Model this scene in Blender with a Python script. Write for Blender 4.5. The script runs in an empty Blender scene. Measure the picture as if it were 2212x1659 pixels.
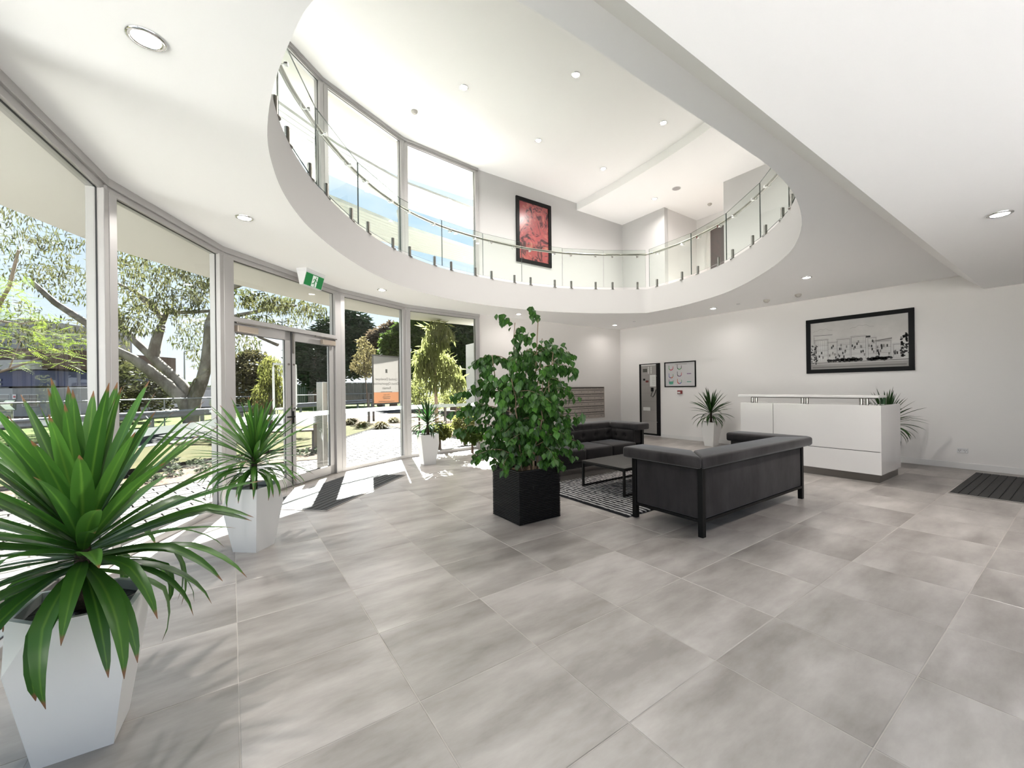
import bpy, bmesh, math, random
from mathutils import Vector, Matrix
random.seed(7)
scene = bpy.context.scene
COL = scene.collection
PI = math.pi

# ------------------------------------------------------------------ camera
W_PX, H_PX = 2212, 1659
F_PX, CX, CY = 898.07, 1167.66, 838.64
YAW, ROLL = -0.6397, -0.0119
CAM = Vector((-0.0138, -2.2866, 1.2893))
RIGHT = Vector((math.cos(YAW), math.sin(YAW), 0))
FWD = Vector((-math.sin(YAW), math.cos(YAW), 0))
UP = Vector((0, 0, 1))
cd = bpy.data.cameras.new('camera')
cam = bpy.data.objects.new('camera', cd)
COL.objects.link(cam)
cd.sensor_fit = 'HORIZONTAL'
cd.sensor_width = 36.0
cd.lens = F_PX / W_PX * 36.0
cd.shift_x = (W_PX / 2 - CX) / W_PX
cd.shift_y = (CY - H_PX / 2) / W_PX
cd.clip_start = 0.05
cd.clip_end = 500
ax = RIGHT * math.cos(ROLL) + UP * math.sin(ROLL)
ay = UP * math.cos(ROLL) - RIGHT * math.sin(ROLL)
az = -FWD
cam.matrix_world = Matrix(((ax.x, ay.x, az.x, CAM.x), (ax.y, ay.y, az.y, CAM.y), (ax.z, ay.z, az.z, CAM.z), (0, 0, 0, 1)))
scene.camera = cam

# ------------------------------------------------------------------ view, world, sun
vs = scene.view_settings
vs.view_transform = 'Standard'
vs.look = 'None'
vs.exposure = 2.65
vs.gamma = 1.0
vs.use_curve_mapping = False
cy = scene.cycles
cy.max_bounces = 8
cy.diffuse_bounces = 5
cy.glossy_bounces = 3
cy.transmission_bounces = 4
cy.transparent_max_bounces = 16
cy.sample_clamp_indirect = 6.0
cy.caustics_reflective = False
cy.caustics_refractive = False
cy.use_denoising = True

SUN_DIR = Vector((0.2527, 0.9676, 0.83)).normalized()      # towards the sun
SUN_E = 14.0
SKY = 0.22
sl = bpy.data.lights.new('sun', 'SUN')
sl.energy = SUN_E
sl.angle = math.radians(0.53)
sl.color = (1.0, 0.985, 0.955)
sun = bpy.data.objects.new('sun', sl)
COL.objects.link(sun)
sun.rotation_euler = SUN_DIR.to_track_quat('Z', 'Y').to_euler()
sun.location = (0, 0, 20)

world = bpy.data.worlds.new('sky')
scene.world = world
world.use_nodes = True
wn, wl = world.node_tree.nodes, world.node_tree.links
wn.clear()
w_out = wn.new('ShaderNodeOutputWorld')
w_bg = wn.new('ShaderNodeBackground')
w_bg.inputs['Strength'].default_value = SKY
w_tc = wn.new('ShaderNodeTexCoord')
w_sep = wn.new('ShaderNodeSeparateXYZ')
w_ramp = wn.new('ShaderNodeValToRGB')
e = w_ramp.color_ramp.elements
e[0].position = 0.0
e[0].color = (0.82, 0.87, 0.93, 1)
e[1].position = 1.0
e[1].color = (0.36, 0.54, 0.86, 1)
m = w_ramp.color_ramp.elements.new(0.30)
m.color = (0.58, 0.74, 0.94, 1)
w_noise = wn.new('ShaderNodeTexNoise')
w_noise.inputs['Scale'].default_value = 2.6
w_noise.inputs['Detail'].default_value = 6
w_noise.inputs['Roughness'].default_value = 0.55
w_map = wn.new('ShaderNodeMapping')
w_map.inputs['Scale'].default_value = (1.0, 1.0, 2.6)
w_map.inputs['Location'].default_value = (0.4, 0.1, 0.0)
w_cr = wn.new('ShaderNodeValToRGB')
w_cr.color_ramp.elements[0].position = 0.50
w_cr.color_ramp.elements[1].position = 0.72
w_mix = wn.new('ShaderNodeMixRGB')
w_mix.inputs['Color2'].default_value = (1.0, 1.0, 1.0, 1)
wl.new(w_tc.outputs['Generated'], w_sep.inputs[0])
wl.new(w_sep.outputs['Z'], w_ramp.inputs[0])
wl.new(w_tc.outputs['Generated'], w_map.inputs[0])
wl.new(w_map.outputs[0], w_noise.inputs['Vector'])
wl.new(w_noise.outputs[0], w_cr.inputs[0])
wl.new(w_cr.outputs[0], w_mix.inputs['Fac'])
wl.new(w_ramp.outputs[0], w_mix.inputs['Color1'])
wl.new(w_mix.outputs[0], w_bg.inputs['Color'])
wl.new(w_bg.outputs[0], w_out.inputs[0])

LAMP_W = 6.0      # watts of one ceiling downlight

# ------------------------------------------------------------------ helpers
def px(x, y, d):
    """point seen at pixel (x, y) of the 2212x1659 frame, d metres deep"""
    a, b = x - CX, y - CY
    u = math.cos(ROLL) * a + math.sin(ROLL) * b
    v = -math.sin(ROLL) * a + math.cos(ROLL) * b
    return CAM + (RIGHT * u / F_PX - UP * v / F_PX + FWD) * d

def gnd(x, y, z=0.0):
    p = px(x, y, 1.0) - CAM
    return CAM + p * ((z - CAM.z) / p.z)

class MB:
    """collects geometry for ONE mesh"""
    def __init__(s):
        s.v, s.f, s.m, s.sm = [], [], [], []
    def add(s, verts, faces, mi=0, smooth=False):
        o = len(s.v)
        s.v += [tuple(p) for p in verts]
        for f in faces:
            s.f.append(tuple(i + o for i in f)); s.m.append(mi); s.sm.append(smooth)
        return s
    def box(s, a, b, mi=0, mat=None):
        x0, y0, z0 = a; x1, y1, z1 = b
        vs_ = [Vector(p) for p in ((x0,y0,z0),(x1,y0,z0),(x1,y1,z0),(x0,y1,z0),(x0,y0,z1),(x1,y0,z1),(x1,y1,z1),(x0,y1,z1))]
        if mat is not None: vs_ = [mat @ p for p in vs_]
        return s.add(vs_, [(0,3,2,1),(4,5,6,7),(0,1,5,4),(1,2,6,5),(2,3,7,6),(3,0,4,7)], mi)
    def obox(s, p, u, n, l0, l1, t0, t1, z0, z1, mi=0):
        """box in a vertical plane frame: origin p (xy), along u, normal n"""
        c = lambda a, b, z: Vector((p[0] + u[0]*a + n[0]*b, p[1] + u[1]*a + n[1]*b, z))
        vs_ = [c(l0,t0,z0),c(l1,t0,z0),c(l1,t1,z0),c(l0,t1,z0),c(l0,t0,z1),c(l1,t0,z1),c(l1,t1,z1),c(l0,t1,z1)]
        return s.add(vs_, [(0,3,2,1),(4,5,6,7),(0,1,5,4),(1,2,6,5),(2,3,7,6),(3,0,4,7)], mi)
    def prism(s, poly, z0, z1, mi=0, mi_side=None, smooth=False):
        n = len(poly)
        vs_ = [(p[0], p[1], z0) for p in poly] + [(p[0], p[1], z1) for p in poly]
        s.add(vs_, [tuple(range(n-1, -1, -1)), tuple(range(n, 2*n))], mi)
        o = len(s.v) - 2*n
        for i in range(n):
            j = (i+1) % n
            s.f.append((o+i, o+j, o+n+j, o+n+i)); s.m.append(mi if mi_side is None else mi_side); s.sm.append(smooth)
        return s
    def loft(s, rings, caps=True, smooth=True, mi=0, closed=True):
        n = len(rings[0]); o = len(s.v)
        for r in rings: s.v += [tuple(p) for p in r]
        for k in range(len(rings)-1):
            for i in range(n if closed else n-1):
                j = (i+1) % n
                s.f.append((o+k*n+i, o+k*n+j, o+(k+1)*n+j, o+(k+1)*n+i)); s.m.append(mi); s.sm.append(smooth)
        if caps and closed:
            q = o+(len(rings)-1)*n
            if smooth:
                a_ = len(s.v); s.v += s.v[o:o+n]; s.v += s.v[q:q+n]; o, q = a_, a_+n
            s.f.append(tuple(o+i for i in range(n-1,-1,-1))); s.m.append(mi); s.sm.append(False)
            s.f.append(tuple(q+i for i in range(n))); s.m.append(mi); s.sm.append(False)
        return s
    def tube(s, pts, r, n=8, caps=True, mi=0, closed_path=False):
        pts = [Vector(p) for p in pts]
        rad = r if isinstance(r, (list, tuple)) else [r]*len(pts)
        rings = []; ref = Vector((0.13, 0.21, 0.97)).normalized()
        N = len(pts)
        for i, p in enumerate(pts):
            if closed_path: t = (pts[(i+1) % N] - pts[i-1])
            else: t = pts[min(i+1, N-1)] - pts[max(i-1, 0)]
            t.normalize()
            a = t.cross(ref)
            if a.length < 1e-4: a = t.cross(Vector((1,0,0)))
            a.normalize(); b = t.cross(a).normalized()
            rings.append([p + (a*math.cos(2*PI*k/n) + b*math.sin(2*PI*k/n))*rad[i] for k in range(n)])
        if closed_path: rings.append(rings[0]); caps = False
        return s.loft(rings, caps, True, mi)
    def cyl(s, c, r, z0, z1, n=16, mi=0, r1=None):
        r1 = r if r1 is None else r1
        rings = [[(c[0]+rr*math.cos(2*PI*k/n), c[1]+rr*math.sin(2*PI*k/n), z) for k in range(n)] for rr, z in ((r,z0),(r1,z1))]
        return s.loft(rings, True, True, mi)
    def lathe(s, c, prof, n=24, mi=0, caps=True):
        rings = [[(c[0]+r*math.cos(2*PI*k/n), c[1]+r*math.sin(2*PI*k/n), c[2]+z) for k in range(n)] for r, z in prof]
        return s.loft(rings, caps, True, mi)
    def build(s, name, mats, parent=None, bevel=0, local=False, auto=False):
        off = Vector((0,0,0))
        if parent is not None and not local: off = woff(parent)
        me = bpy.data.meshes.new(name)
        me.from_pydata([(p[0]-off.x, p[1]-off.y, p[2]-off.z) for p in s.v], [], s.f)
        if not isinstance(mats, (list, tuple)): mats = [mats]
        for m_ in mats: me.materials.append(m_)
        me.polygons.foreach_set('material_index', s.m)
        me.polygons.foreach_set('use_smooth', s.sm)
        if bevel:
            bm = bmesh.new(); bm.from_mesh(me)
            bmesh.ops.remove_doubles(bm, verts=bm.verts, dist=1e-5)
            bmesh.ops.recalc_face_normals(bm, faces=bm.faces)
            seg = 3 if bevel > 0.012 else 1
            es = [e_ for e_ in bm.edges if len(e_.link_faces) == 2 and e_.calc_face_angle(0) > 0.5]
            bmesh.ops.bevel(bm, geom=es, offset=bevel, segments=seg, affect='EDGES', profile=0.5, clamp_overlap=True)
            if seg > 1:
                for f_ in bm.faces: f_.smooth = True
            bm.to_mesh(me); bm.free()
        me.update()
        o = bpy.data.objects.new(name, me)
        COL.objects.link(o)
        if parent is not None: o.parent = parent
        return o

def woff(o):
    v = Vector((0,0,0))
    while o is not None:
        v = v + Vector(o.location); o = o.parent
    return v

def tag(o, label=None, cat=None, group=None, kind=None):
    if label: o['label'] = label
    if cat: o['category'] = cat
    if group: o['group'] = group
    if kind: o['kind'] = kind
    return o

def thing(name, label, cat, loc=(0,0,0), group=None, kind=None, rz=0.0):
    o = bpy.data.objects.new(name, None)
    o.empty_display_size = 0.1
    COL.objects.link(o)
    o.location = loc; o.rotation_euler = (0,0,rz)
    return tag(o, label, cat, group, kind)

def copy_tree(o, parent=None):
    c = o.copy(); COL.objects.link(c); c.parent = parent
    for ch in list(o.children): copy_tree(ch, c)
    return c

# ------------------------------------------------------------------ materials
MATS = {}
def mat(name, color, rough=0.5, metal=0.0, spec=0.5, noise=None, bump=None, rnd=0.0, sheen=0.0, coat=0.0, emit=None, trans=0.0):
    """noise=(scale, colour2, lo, hi[, stretch]); bump=(scale, strength); rnd = value jitter per object"""
    if name in MATS: return MATS[name]
    m_ = bpy.data.materials.new(name); m_.use_nodes = True
    nt = m_.node_tree; N, L = nt.nodes, nt.links
    b = N['Principled BSDF']
    b.inputs['Base Color'].default_value = (*color, 1)
    b.inputs['Roughness'].default_value = rough
    b.inputs['Metallic'].default_value = metal
    b.inputs['Specular IOR Level'].default_value = spec
    if sheen:
        b.inputs['Sheen Weight'].default_value = sheen
        b.inputs['Sheen Roughness'].default_value = 0.35
    if coat:
        b.inputs['Coat Weight'].default_value = coat
        b.inputs['Coat Roughness'].default_value = 0.04
    if emit:
        b.inputs['Emission Color'].default_value = (*emit[0], 1)
        b.inputs['Emission Strength'].default_value = emit[1]
    tc = N.new('ShaderNodeTexCoord')
    src = None
    vec = tc.outputs['Object']
    if noise or bump:
        if rnd:
            oi = N.new('ShaderNodeObjectInfo')
            ad = N.new('ShaderNodeVectorMath'); ad.operation = 'MULTIPLY_ADD'
            ad.inputs[1].default_value = (1,1,1)
            cb = N.new('ShaderNodeCombineXYZ')
            mu = N.new('ShaderNodeMath'); mu.operation = 'MULTIPLY'; mu.inputs[1].default_value = 37.0
            L.new(oi.outputs['Random'], mu.inputs[0])
            L.new(mu.outputs[0], cb.inputs[0]); L.new(mu.outputs[0], cb.inputs[1])
            L.new(vec, ad.inputs[0]); L.new(cb.outputs[0], ad.inputs[2])
            vec = ad.outputs[0]
    if noise:
        mp = N.new('ShaderNodeMapping')
        if len(noise) > 4: mp.inputs['Scale'].default_value = noise[4]
        L.new(vec, mp.inputs[0])
        nz = N.new('ShaderNodeTexNoise')
        nz.inputs['Scale'].default_value = noise[0]; nz.inputs['Detail'].default_value = 6; nz.inputs['Roughness'].default_value = 0.62
        L.new(mp.outputs[0], nz.inputs['Vector'])
        cr = N.new('ShaderNodeValToRGB')
        cr.color_ramp.elements[0].position = noise[2]; cr.color_ramp.elements[0].color = (*color, 1)
        cr.color_ramp.elements[1].position = noise[3]; cr.color_ramp.elements[1].color = (*noise[1], 1)
        L.new(nz.outputs[0], cr.inputs[0])
        src = cr.outputs[0]
    if rnd:
        oi2 = N.new('ShaderNodeObjectInfo')
        mr = N.new('ShaderNodeMapRange'); mr.inputs['To Min'].default_value = 1-rnd; mr.inputs['To Max'].default_value = 1+rnd
        L.new(oi2.outputs['Random'], mr.inputs[0])
        hs = N.new('ShaderNodeHueSaturation')
        L.new(mr.outputs[0], hs.inputs['Value'])
        if src is not None: L.new(src, hs.inputs['Color'])
        else: hs.inputs['Color'].default_value = (*color, 1)
        src = hs.outputs[0]
    if src is not None: L.new(src, b.inputs['Base Color'])
    if bump:
        nb = N.new('ShaderNodeTexNoise'); nb.inputs['Scale'].default_value = bump[0]; nb.inputs['Detail'].default_value = 4
        L.new(vec, nb.inputs['Vector'])
        bp = N.new('ShaderNodeBump'); bp.inputs['Strength'].default_value = bump[1]; bp.inputs['Distance'].default_value = 0.01
        L.new(nb.outputs[0], bp.inputs['Height']); L.new(bp.outputs[0], b.inputs['Normal'])
    if trans:
        tr = N.new('ShaderNodeBsdfTranslucent')
        if src is not None: L.new(src, tr.inputs[0])
        else: tr.inputs[0].default_value = (*color, 1)
        mx = N.new('ShaderNodeMixShader'); mx.inputs[0].default_value = trans
        L.new(b.outputs[0], mx.inputs[1]); L.new(tr.outputs[0], mx.inputs[2])
        L.new(mx.outputs[0], N['Material Output'].inputs[0])
    MATS[name] = m_
    return m_

def glass_mat(name, tint, refl=0.9, frost=0.0):
    if name in MATS: return MATS[name]
    m_ = bpy.data.materials.new(name); m_.use_nodes = True
    nt = m_.node_tree; N, L = nt.nodes, nt.links; N.clear()
    out = N.new('ShaderNodeOutputMaterial')
    t = N.new('ShaderNodeBsdfTransparent'); t.inputs[0].default_value = (*tint, 1)
    g = N.new('ShaderNodeBsdfGlossy'); g.inputs['Roughness'].default_value = 0.0
    fr = N.new('ShaderNodeFresnel'); fr.inputs[0].default_value = 1.45
    mu = N.new('ShaderNodeMath'); mu.operation = 'MULTIPLY'; mu.inputs[1].default_value = refl
    mx = N.new('ShaderNodeMixShader')
    ge = N.new('ShaderNodeNewGeometry'); inv = N.new('ShaderNodeMath'); inv.operation = 'SUBTRACT'; inv.inputs[0].default_value = 1.0
    m3 = N.new('ShaderNodeMath'); m3.operation = 'MULTIPLY'
    L.new(ge.outputs['Backfacing'], inv.inputs[1]); L.new(mu.outputs[0], m3.inputs[0]); L.new(inv.outputs[0], m3.inputs[1])
    L.new(fr.outputs[0], mu.inputs[0]); L.new(m3.outputs[0], mx.inputs[0])
    L.new(t.outputs[0], mx.inputs[1]); L.new(g.outputs[0], mx.inputs[2])
    fin = mx.outputs[0]
    if frost:
        d = N.new('ShaderNodeBsdfDiffuse'); d.inputs[0].default_value = (0.86,0.90,0.88,1)
        tl = N.new('ShaderNodeBsdfTranslucent'); tl.inputs[0].default_value = (0.86,0.90,0.88,1)
        ms = N.new('ShaderNodeMixShader'); ms.inputs[0].default_value = 0.55
        L.new(d.outputs[0], ms.inputs[1]); L.new(tl.outputs[0], ms.inputs[2])
        m2 = N.new('ShaderNodeMixShader'); m2.inputs[0].default_value = frost
        L.new(fin, m2.inputs[1]); L.new(ms.outputs[0], m2.inputs[2]); fin = m2.outputs[0]
    L.new(fin, out.inputs[0])
    MATS[name] = m_
    return m_

LETTERW = mat('letterbox_white_light_offset', (0.62,0.595,0.58), 0.6, spec=0.25)  # same white, greyed to offset strong bounce light on this wall
FASCIA = mat('fascia_white_light_offset', (0.47,0.46,0.455), 0.7, spec=0.2)  # white of the slab, darkened here to hold down the light on the fascia
WHITE = mat('white_light_offset', (0.52,0.51,0.507), 0.75, spec=0.25)  # white darkened to offset the bright light on the upper walls
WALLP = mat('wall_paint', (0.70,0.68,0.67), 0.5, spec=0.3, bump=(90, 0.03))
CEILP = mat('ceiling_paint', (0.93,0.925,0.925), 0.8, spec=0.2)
CEILU = mat('upper_ceiling_light_offset', (0.88,0.87,0.865), 0.8, spec=0.2)  # ceiling white toned apart to balance the light upstairs
ALU = mat('satin_aluminium', (0.38,0.37,0.365), 0.42, metal=0.35, spec=0.5)
GASKET = mat('black_gasket', (0.012,0.013,0.014), 0.6)
STEEL = mat('brushed_steel', (0.36,0.345,0.32), 0.26, metal=1.0)
CHROME = mat('chrome', (0.8,0.8,0.8), 0.08, metal=1.0)
BLACK = mat('black_metal', (0.003,0.003,0.003), 0.4, spec=0.22)
GLASS = glass_mat('window_glass', (0.965,0.985,0.975), 1.0)
BGLASS = glass_mat('balustrade_glass', (0.93,0.955,0.935), 0.8)
BEDGE = mat('glass_edge', (0.035,0.06,0.055), 0.2)
FROST = glass_mat('frosted_film', (0.95,0.97,0.96), 0.3, frost=0.72)
TILE = mat('porcelain_tile', (0.178,0.159,0.146), 0.34, spec=0.45, noise=(2.1,(0.352,0.327,0.308),0.34,0.66,(0.55,1.5,1.0)), bump=(14,0.05), rnd=0.06)
GROUT = mat('grout', (0.36,0.33,0.30), 0.8)
SKIRT = mat('skirting_white', (0.66,0.65,0.645), 0.4)
LENS = mat('lamp_lens', (0.95,0.95,0.95), 0.4, emit=((1.0,0.97,0.92), 5.0))
PLASTIC = mat('white_plastic', (0.60,0.60,0.61), 0.4)
PLASTIC_W = mat('cream_plastic', (0.42,0.40,0.37), 0.5)
# ================================================================== STRUCTURE
XW, YW = 8.81, 5.78          # desk wall, letterbox wall
ZC, ZF, ZLOW, ZU, ZUD = 2.91, 3.43, 2.66, 6.08, 5.90
YR = -3.6                    # rear of the lobby, behind the camera
FL = [(-1.05,YR),(-1.06,-2.4),(-1.08,-0.85),(-1.02,0.65),(-0.79,2.17),(-0.11,3.55),(1.36,4.94),(2.64,5.60),(4.33,5.79)]
FU = [(-1.02,0.45),(-0.90,2.0),(-0.22,3.50),(1.13,4.80),(2.64,5.60),(4.33,5.78)]
ROOM = [(XW,YR),(XW,YW)] + FL[::-1]

def clip_poly(sub, clip):
    out = list(sub)
    n = len(clip)
    for i in range(n):
        a, b = clip[i], clip[(i+1) % n]
        inp, out = out, []
        side = lambda p: (b[0]-a[0])*(p[1]-a[1]) - (b[1]-a[1])*(p[0]-a[0])
        for k in range(len(inp)):
            p, q = inp[k-1], inp[k]
            sp, sq = side(p), side(q)
            if (sp >= 0) != (sq >= 0):
                t = sp/(sp-sq); out.append((p[0]+(q[0]-p[0])*t, p[1]+(q[1]-p[1])*t))
            if sq >= 0: out.append(q)
        if len(out) < 3: return []
    return out

# ---- floor: grout bed and single tiles
mb = MB(); mb.prism(ROOM, -0.12, -0.0012)
floor = mb.build('floor', GROUT)
tag(floor, 'large format grey-brown square floor tiles with pale grout', 'floor', kind='structure')
T, g = 0.6, 0.0017
tile_me = None
def tile_mesh(poly):
    m2 = MB(); c = 0.0025
    cx_ = sum(p[0] for p in poly)/len(poly); cy_ = sum(p[1] for p in poly)/len(poly)
    def ins(p):
        dx, dy = cx_-p[0], cy_-p[1]; l = math.hypot(dx, dy); return (p[0]+dx/l*c*1.4, p[1]+dy/l*c*1.4)
    n = len(poly)
    rings = [[(p[0],p[1],-0.011) for p in poly],[(p[0],p[1],-0.001) for p in poly],[(*ins(p),0.0) for p in poly]]
    m2.loft(rings, True, False)
    return m2
for i in range(-2, 15):
    for j in range(-8, 10):
        sq = [(i*T+g, j*T+g), ((i+1)*T-g, j*T+g), ((i+1)*T-g, (j+1)*T-g), (i*T+g, (j+1)*T-g)]
        cp = clip_poly(sq, ROOM)
        if not cp: continue
        ar = abs(sum(cp[k-1][0]*cp[k][1]-cp[k][0]*cp[k-1][1] for k in range(len(cp))))/2
        if ar < 0.004: continue
        x0, y0 = i*T, j*T
        if ar > 0.3555:
            if tile_me is None:
                o = tile_mesh([(p[0]-x0, p[1]-y0) for p in sq]).build('tile', TILE, floor, local=True); tile_me = o.data
            else:
                o = bpy.data.objects.new('tile', tile_me); COL.objects.link(o); o.parent = floor
        else:
            o = tile_mesh([(p[0]-x0, p[1]-y0) for p in cp]).build('tile', TILE, floor, local=True)
        o.location = (x0, y0, 0)

# ---- walls
def wall(name, label, boxes, m_=WALLP):
    b_ = MB()
    for a, c in boxes: b_.box(a, c)
    return tag(b_.build(name, m_), label, 'wall', kind='structure')
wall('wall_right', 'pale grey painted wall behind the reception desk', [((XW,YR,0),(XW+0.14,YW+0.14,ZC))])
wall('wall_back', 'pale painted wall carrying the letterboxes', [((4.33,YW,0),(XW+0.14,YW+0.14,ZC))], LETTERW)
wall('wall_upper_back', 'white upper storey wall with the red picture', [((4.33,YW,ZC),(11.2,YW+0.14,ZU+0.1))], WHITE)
wall('wall_rear_light_block', 'unseen partial wall added to trim light behind the reception', [((4.6,YR-0.14,0),(XW+0.14,YR,ZC))], WALLP)  # added out of view to cut the light coming in from behind
XU = 8.95
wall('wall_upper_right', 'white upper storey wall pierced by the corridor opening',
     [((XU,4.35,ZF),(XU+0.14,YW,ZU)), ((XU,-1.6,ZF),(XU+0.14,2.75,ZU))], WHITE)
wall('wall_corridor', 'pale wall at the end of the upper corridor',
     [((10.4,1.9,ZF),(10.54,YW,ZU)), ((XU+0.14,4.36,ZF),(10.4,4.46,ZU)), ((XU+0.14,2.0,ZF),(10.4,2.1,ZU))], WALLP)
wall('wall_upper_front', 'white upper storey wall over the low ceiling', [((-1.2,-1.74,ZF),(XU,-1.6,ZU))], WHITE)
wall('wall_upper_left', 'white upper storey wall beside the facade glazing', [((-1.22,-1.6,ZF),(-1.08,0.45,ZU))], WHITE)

def skirt(name, label, pts_boxes):
    b_ = MB()
    for a, c in pts_boxes: b_.box(a, c)
    return tag(b_.build(name, SKIRT, bevel=0.003), label, 'skirting', kind='structure')
skirt('baseboard_right', 'white skirting board along the reception wall', [((XW-0.012,YR,0),(XW,4.42,0.095)), ((XW-0.012,5.09,0),(XW,YW,0.095))])
skirt('baseboard_back', 'white skirting board below the letterboxes', [((4.42,YW-0.012,0),(XW-0.012,YW,0.095))])

# ---- ceiling slab with the rounded void
VP = [(0.275,-0.353),(0.215,-0.02),(0.178,0.40),(0.185,0.85),(0.235,1.22),(0.33,1.636),(0.475,2.05),(0.672,2.47),(1.062,3.09),(1.60,3.74),(2.25,4.27),(2.95,4.60),
      (3.60,4.74),(4.43,4.78),(5.28,4.68),(6.00,4.44),(6.66,4.08)]
VP2 = [(7.315,3.608),(7.27,2.731),(6.98,1.771),(6.60,1.13),(6.143,0.58),(5.75,0.19),(5.295,-0.159),(4.629,-0.503),(3.917,-0.732),(3.30,-0.83),(2.75,-0.85),(1.85,-0.852),(1.05,-0.85),(0.66,-0.79),(0.42,-0.62)]
def crom(P, sub):
    out = []
    for i in range(len(P)-1):
        p0 = P[max(i-1,0)]; p1 = P[i]; p2 = P[i+1]; p3 = P[min(i+2,len(P)-1)]
        for k in range(sub):
            t = k/sub
            f_ = lambda a,b,c,d: 0.5*((2*b)+(-a+c)*t+(2*a-5*b+4*c-d)*t*t+(-a+3*b-3*c+d)*t**3)
            out.append((f_(p0[0],p1[0],p2[0],p3[0]), f_(p0[1],p1[1],p2[1],p3[1])))
    out.append(P[-1]); return out
sec1 = crom([VP2[-1]] + VP + [VP2[0]], 4)[4:]        # left and far side, ends in the kink
sec2 = crom(VP2 + [VP[0]], 4)                        # kink, right side and near side
VOID = sec1[:-1] + sec2[:-1]

def slab_with_hole(name, outer, hole, z0, z1, m_):
    # slot 0 soffit, slot 1 the upstand around the void
    bm = bmesh.new()
    def loop(P):
        vs_ = [bm.verts.new((p[0],p[1],0)) for p in P]
        return [bm.edges.new((vs_[i], vs_[(i+1) % len(vs_)])) for i in range(len(vs_))]
    es = loop(outer) + loop(hole)
    bmesh.ops.triangle_fill(bm, use_beauty=True, use_dissolve=False, edges=es, normal=(0,0,1))
    bm.verts.index_update()
    tri = [[v.index for v in f.verts] for f in bm.faces]
    co = [(v.co.x, v.co.y) for v in bm.verts]; bm.free()
    n = len(co); b_ = MB()
    b_.v = [(p[0],p[1],z0) for p in co] + [(p[0],p[1],z1) for p in co]
    for t in tri:
        a = co[t[0]]; b2 = co[t[1]]; c = co[t[2]]
        up = (b2[0]-a[0])*(c[1]-a[1])-(b2[1]-a[1])*(c[0]-a[0]) > 0
        t = t if up else t[::-1]
        b_.f.append(tuple(i+n for i in t)); b_.m.append(0); b_.sm.append(False)
        b_.f.append(tuple(i for i in t[::-1])); b_.m.append(0); b_.sm.append(False)
    no = len(outer); nh = len(hole)
    for base, cnt, sm in ((0,no,False),(no,nh,True)):
        o_ = len(b_.v); b_.v += [(p[0],p[1],z0) for p in co[base:base+cnt]] + [(p[0],p[1],z1) for p in co[base:base+cnt]]
        for i in range(cnt):
            j = (i+1) % cnt
            b_.f.append((o_+i, o_+j, o_+j+cnt, o_+i+cnt)); b_.m.append(1 if sm else 0); b_.sm.append(sm)
    return b_.build(name, m_)
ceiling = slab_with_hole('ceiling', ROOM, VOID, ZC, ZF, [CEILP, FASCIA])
tag(ceiling, 'smooth white ceiling cut by a rounded two storey void', 'ceiling', kind='structure')

b_ = MB()
prof = [(YR, ZLOW), (-1.293, ZLOW), (-1.035, ZC-0.002), (YR, ZC-0.002)]
x0, x1 = -1.05, XW
b_.add([(x0,p[0],p[1]) for p in prof] + [(x1,p[0],p[1]) for p in prof], [(0,1,2,3),(7,6,5,4),(0,4,5,1),(1,5,6,2),(2,6,7,3),(3,7,4,0)])
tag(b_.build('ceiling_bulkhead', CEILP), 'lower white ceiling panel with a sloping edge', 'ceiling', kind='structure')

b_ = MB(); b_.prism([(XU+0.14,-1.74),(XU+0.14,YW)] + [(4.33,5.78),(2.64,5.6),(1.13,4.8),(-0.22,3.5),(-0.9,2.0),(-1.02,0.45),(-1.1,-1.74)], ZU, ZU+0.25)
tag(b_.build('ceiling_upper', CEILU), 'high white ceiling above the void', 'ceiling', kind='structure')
edge = crom([(7.23,5.80),(7.225,5.0),(7.19,4.2),(7.06,2.8),(6.90,1.85),(6.62,0.95),(6.20,0.1),(5.6,-0.7),(4.8,-1.3)], 5)
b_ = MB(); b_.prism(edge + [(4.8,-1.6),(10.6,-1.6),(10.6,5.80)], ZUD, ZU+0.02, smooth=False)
tag(b_.build('ceiling_upper_drop', CEILU), 'lowered white ceiling panel with a curved edge over the gallery', 'ceiling', kind='structure')

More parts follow.
